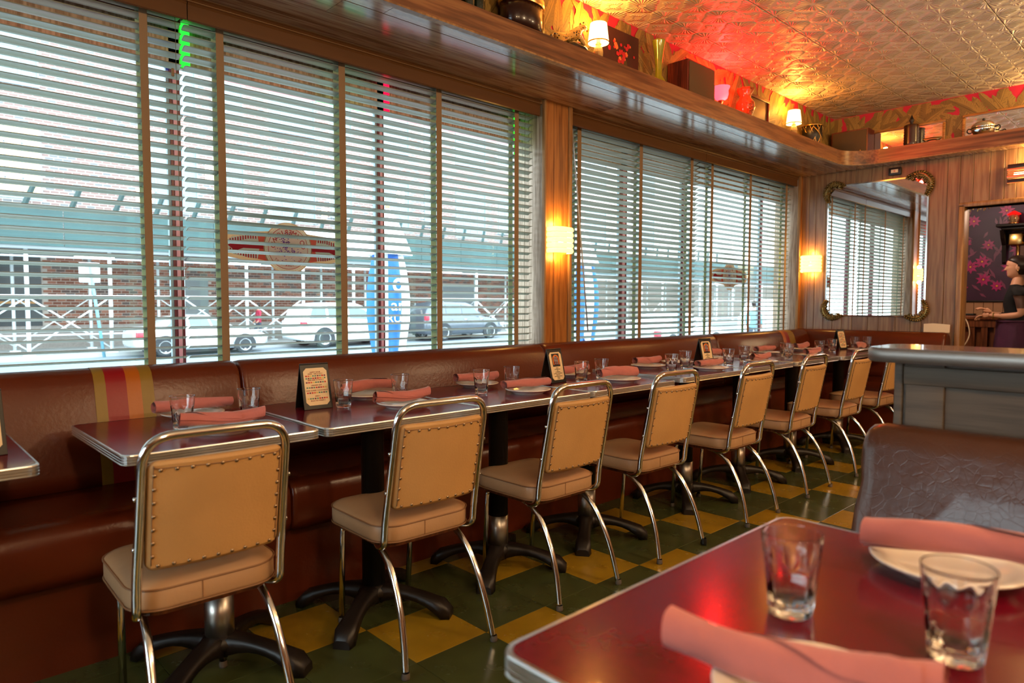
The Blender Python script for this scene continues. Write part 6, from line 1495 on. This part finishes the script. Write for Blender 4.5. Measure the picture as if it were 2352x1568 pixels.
for i in range(17):
    s = i/16; z = 1.475+0.196*s; rg = []
    for k in range(32):
        a = 2*PI*k/32; c_, s_ = math.cos(a), math.sin(a)
        dome = math.sqrt(max(0.0, 1-max(0, (s-0.50)/0.505)**2)); low = min(1, 0.55+1.5*s)
        rb = 0.120*dome*low; wd = 0.088*dome*min(1, 0.62+1.2*s)
        rf = (-0.012+0.05*s*s) if s < 0.55 else (0.012+0.092*min(1, (s-0.55)/0.20)**0.6)*dome
        x = -0.006+(rb*c_ if c_ < 0 else rf*c_**0.8 if rf > 0 else rf*c_); y = wd*(1 if s_ > 0 else -1)*abs(s_)**0.9
        if abs(s_) > 0.8 and s < 0.42: y *= 0.93
        rg.append((x, y, z+0.0015*math.sin(9*a)))
    rings.append(rg)
hr.loft(rings); hr.build('hair', 'hair', w)
MB().sphere((-0.125, 0.0, 1.500), 0.052, 0, 16, 12, (0.85, 1.0, 1.05)).build('hair_bun', 'hair', w)
MB().sphere((-0.010, -0.079, 1.512), 0.008).sphere((-0.010, 0.079, 1.512), 0.008).build('earrings', 'brass', w)
# hands: palm and five bent fingers each
def hand(cx, cy, cz, rz, ry, sy):
    M = Matrix.Translation((cx, cy, cz)) @ Matrix.Rotation(rz, 4, 'Z') @ Matrix.Rotation(ry, 4, 'Y')
    nd = [(Vector((-0.012, 0, 0)), (0.017, 0.022)), (Vector((0.030, 0, 0)), (0.013, 0.030)), (Vector((0.060, 0, 0)), (0.010, 0.032))]; ed = [(0, 1), (1, 2)]
    me_nodes = [(tuple(M @ v), r_) for v, r_ in nd]
    hnd = skinned('hand', me_nodes, ed, 'skin', w, 2)
    for k, (oy, L_) in enumerate(((0.028, 0.058), (0.010, 0.068), (-0.009, 0.062), (-0.027, 0.048))):
        pts = [Vector((0.045, oy, 0)), Vector((0.068, oy, 0.0)), Vector((0.068+L_*0.45, oy*1.05, -0.010)), Vector((0.068+L_*0.75, oy*1.05, -0.026)), Vector((0.068+L_*0.88, oy, -0.040))]
        MB().tube(catmull([M @ p for p in pts], 3), [0.0085]*7+[0.0078]*3+[0.0068]*2+[0.005], 8).build('finger', 'skin', hnd)
    MB().tube(catmull([M @ Vector(p) for p in ((0.0, sy*0.018, -0.002), (0.025, sy*0.040, -0.008), (0.050, sy*0.050, -0.016), (0.070, sy*0.044, -0.022))], 4), [0.0105]*6+[0.0090]*4+[0.0080, 0.0070, 0.005], 8).build('thumb', 'skin', hnd)
hand(0.222, 0.062, 1.066, R(-22), R(8), -1); hand(0.214, -0.004, 1.092, R(20), R(-32), 1)
MB().tube([(0.178+0.0*math.cos(q), 0.090+0.030*math.cos(q), 1.060+0.030*math.sin(q)) for q in [2*PI*k/20 for k in range(20)]], 0.0055, 6, loop=True).build('bracelet', 'stripe_olive', w)
# sleeves and apron
for sy in (-1, 1):
    sl = MB(); sl.loft([[(cx+r_*math.cos(q), sy*cy+r_*0.95*math.sin(q), cz+0.02*math.cos(q)*0) for q in [2*PI*k/18 for k in range(18)]] for cx, cy, cz, r_ in ((-0.015, 0.125, 1.355, 0.040), (-0.022, 0.160, 1.325, 0.060), (-0.032, 0.182, 1.295, 0.062), (-0.037, 0.190, 1.268, 0.060))], cap=False)
    sl.build('sleeve', 'shirt_black', w)
ap = MB(); rings = []
for i in range(12):
    s = i/11; z = 1.005-0.50*s; rg = []
    for k in range(37):
        a = R(-128+256*k/36); rx = 0.150+0.040*s+0.015*math.sin(7*a+6*s)*s+0.006*math.sin(17*a-9*s); ry_ = 0.185+0.03*s+0.014*math.sin(8*a+5*s)*s+0.006*math.sin(19*a+7*s)
        rg.append((rx*math.cos(a), ry_*math.sin(a), z-0.02*math.cos(a)*s+0.004*math.sin(5*a)))
    rings.append(rg)
ap.loft(rings, closed=False, cap=False); a_ = ap.build('apron', 'apron', w)
MB().tube([((0.152)*math.cos(q), 0.188*math.sin(q), 1.005) for q in [2*PI*k/30 for k in range(30)]], 0.012, 6, loop=True).build('apron_band', 'apron', a_)
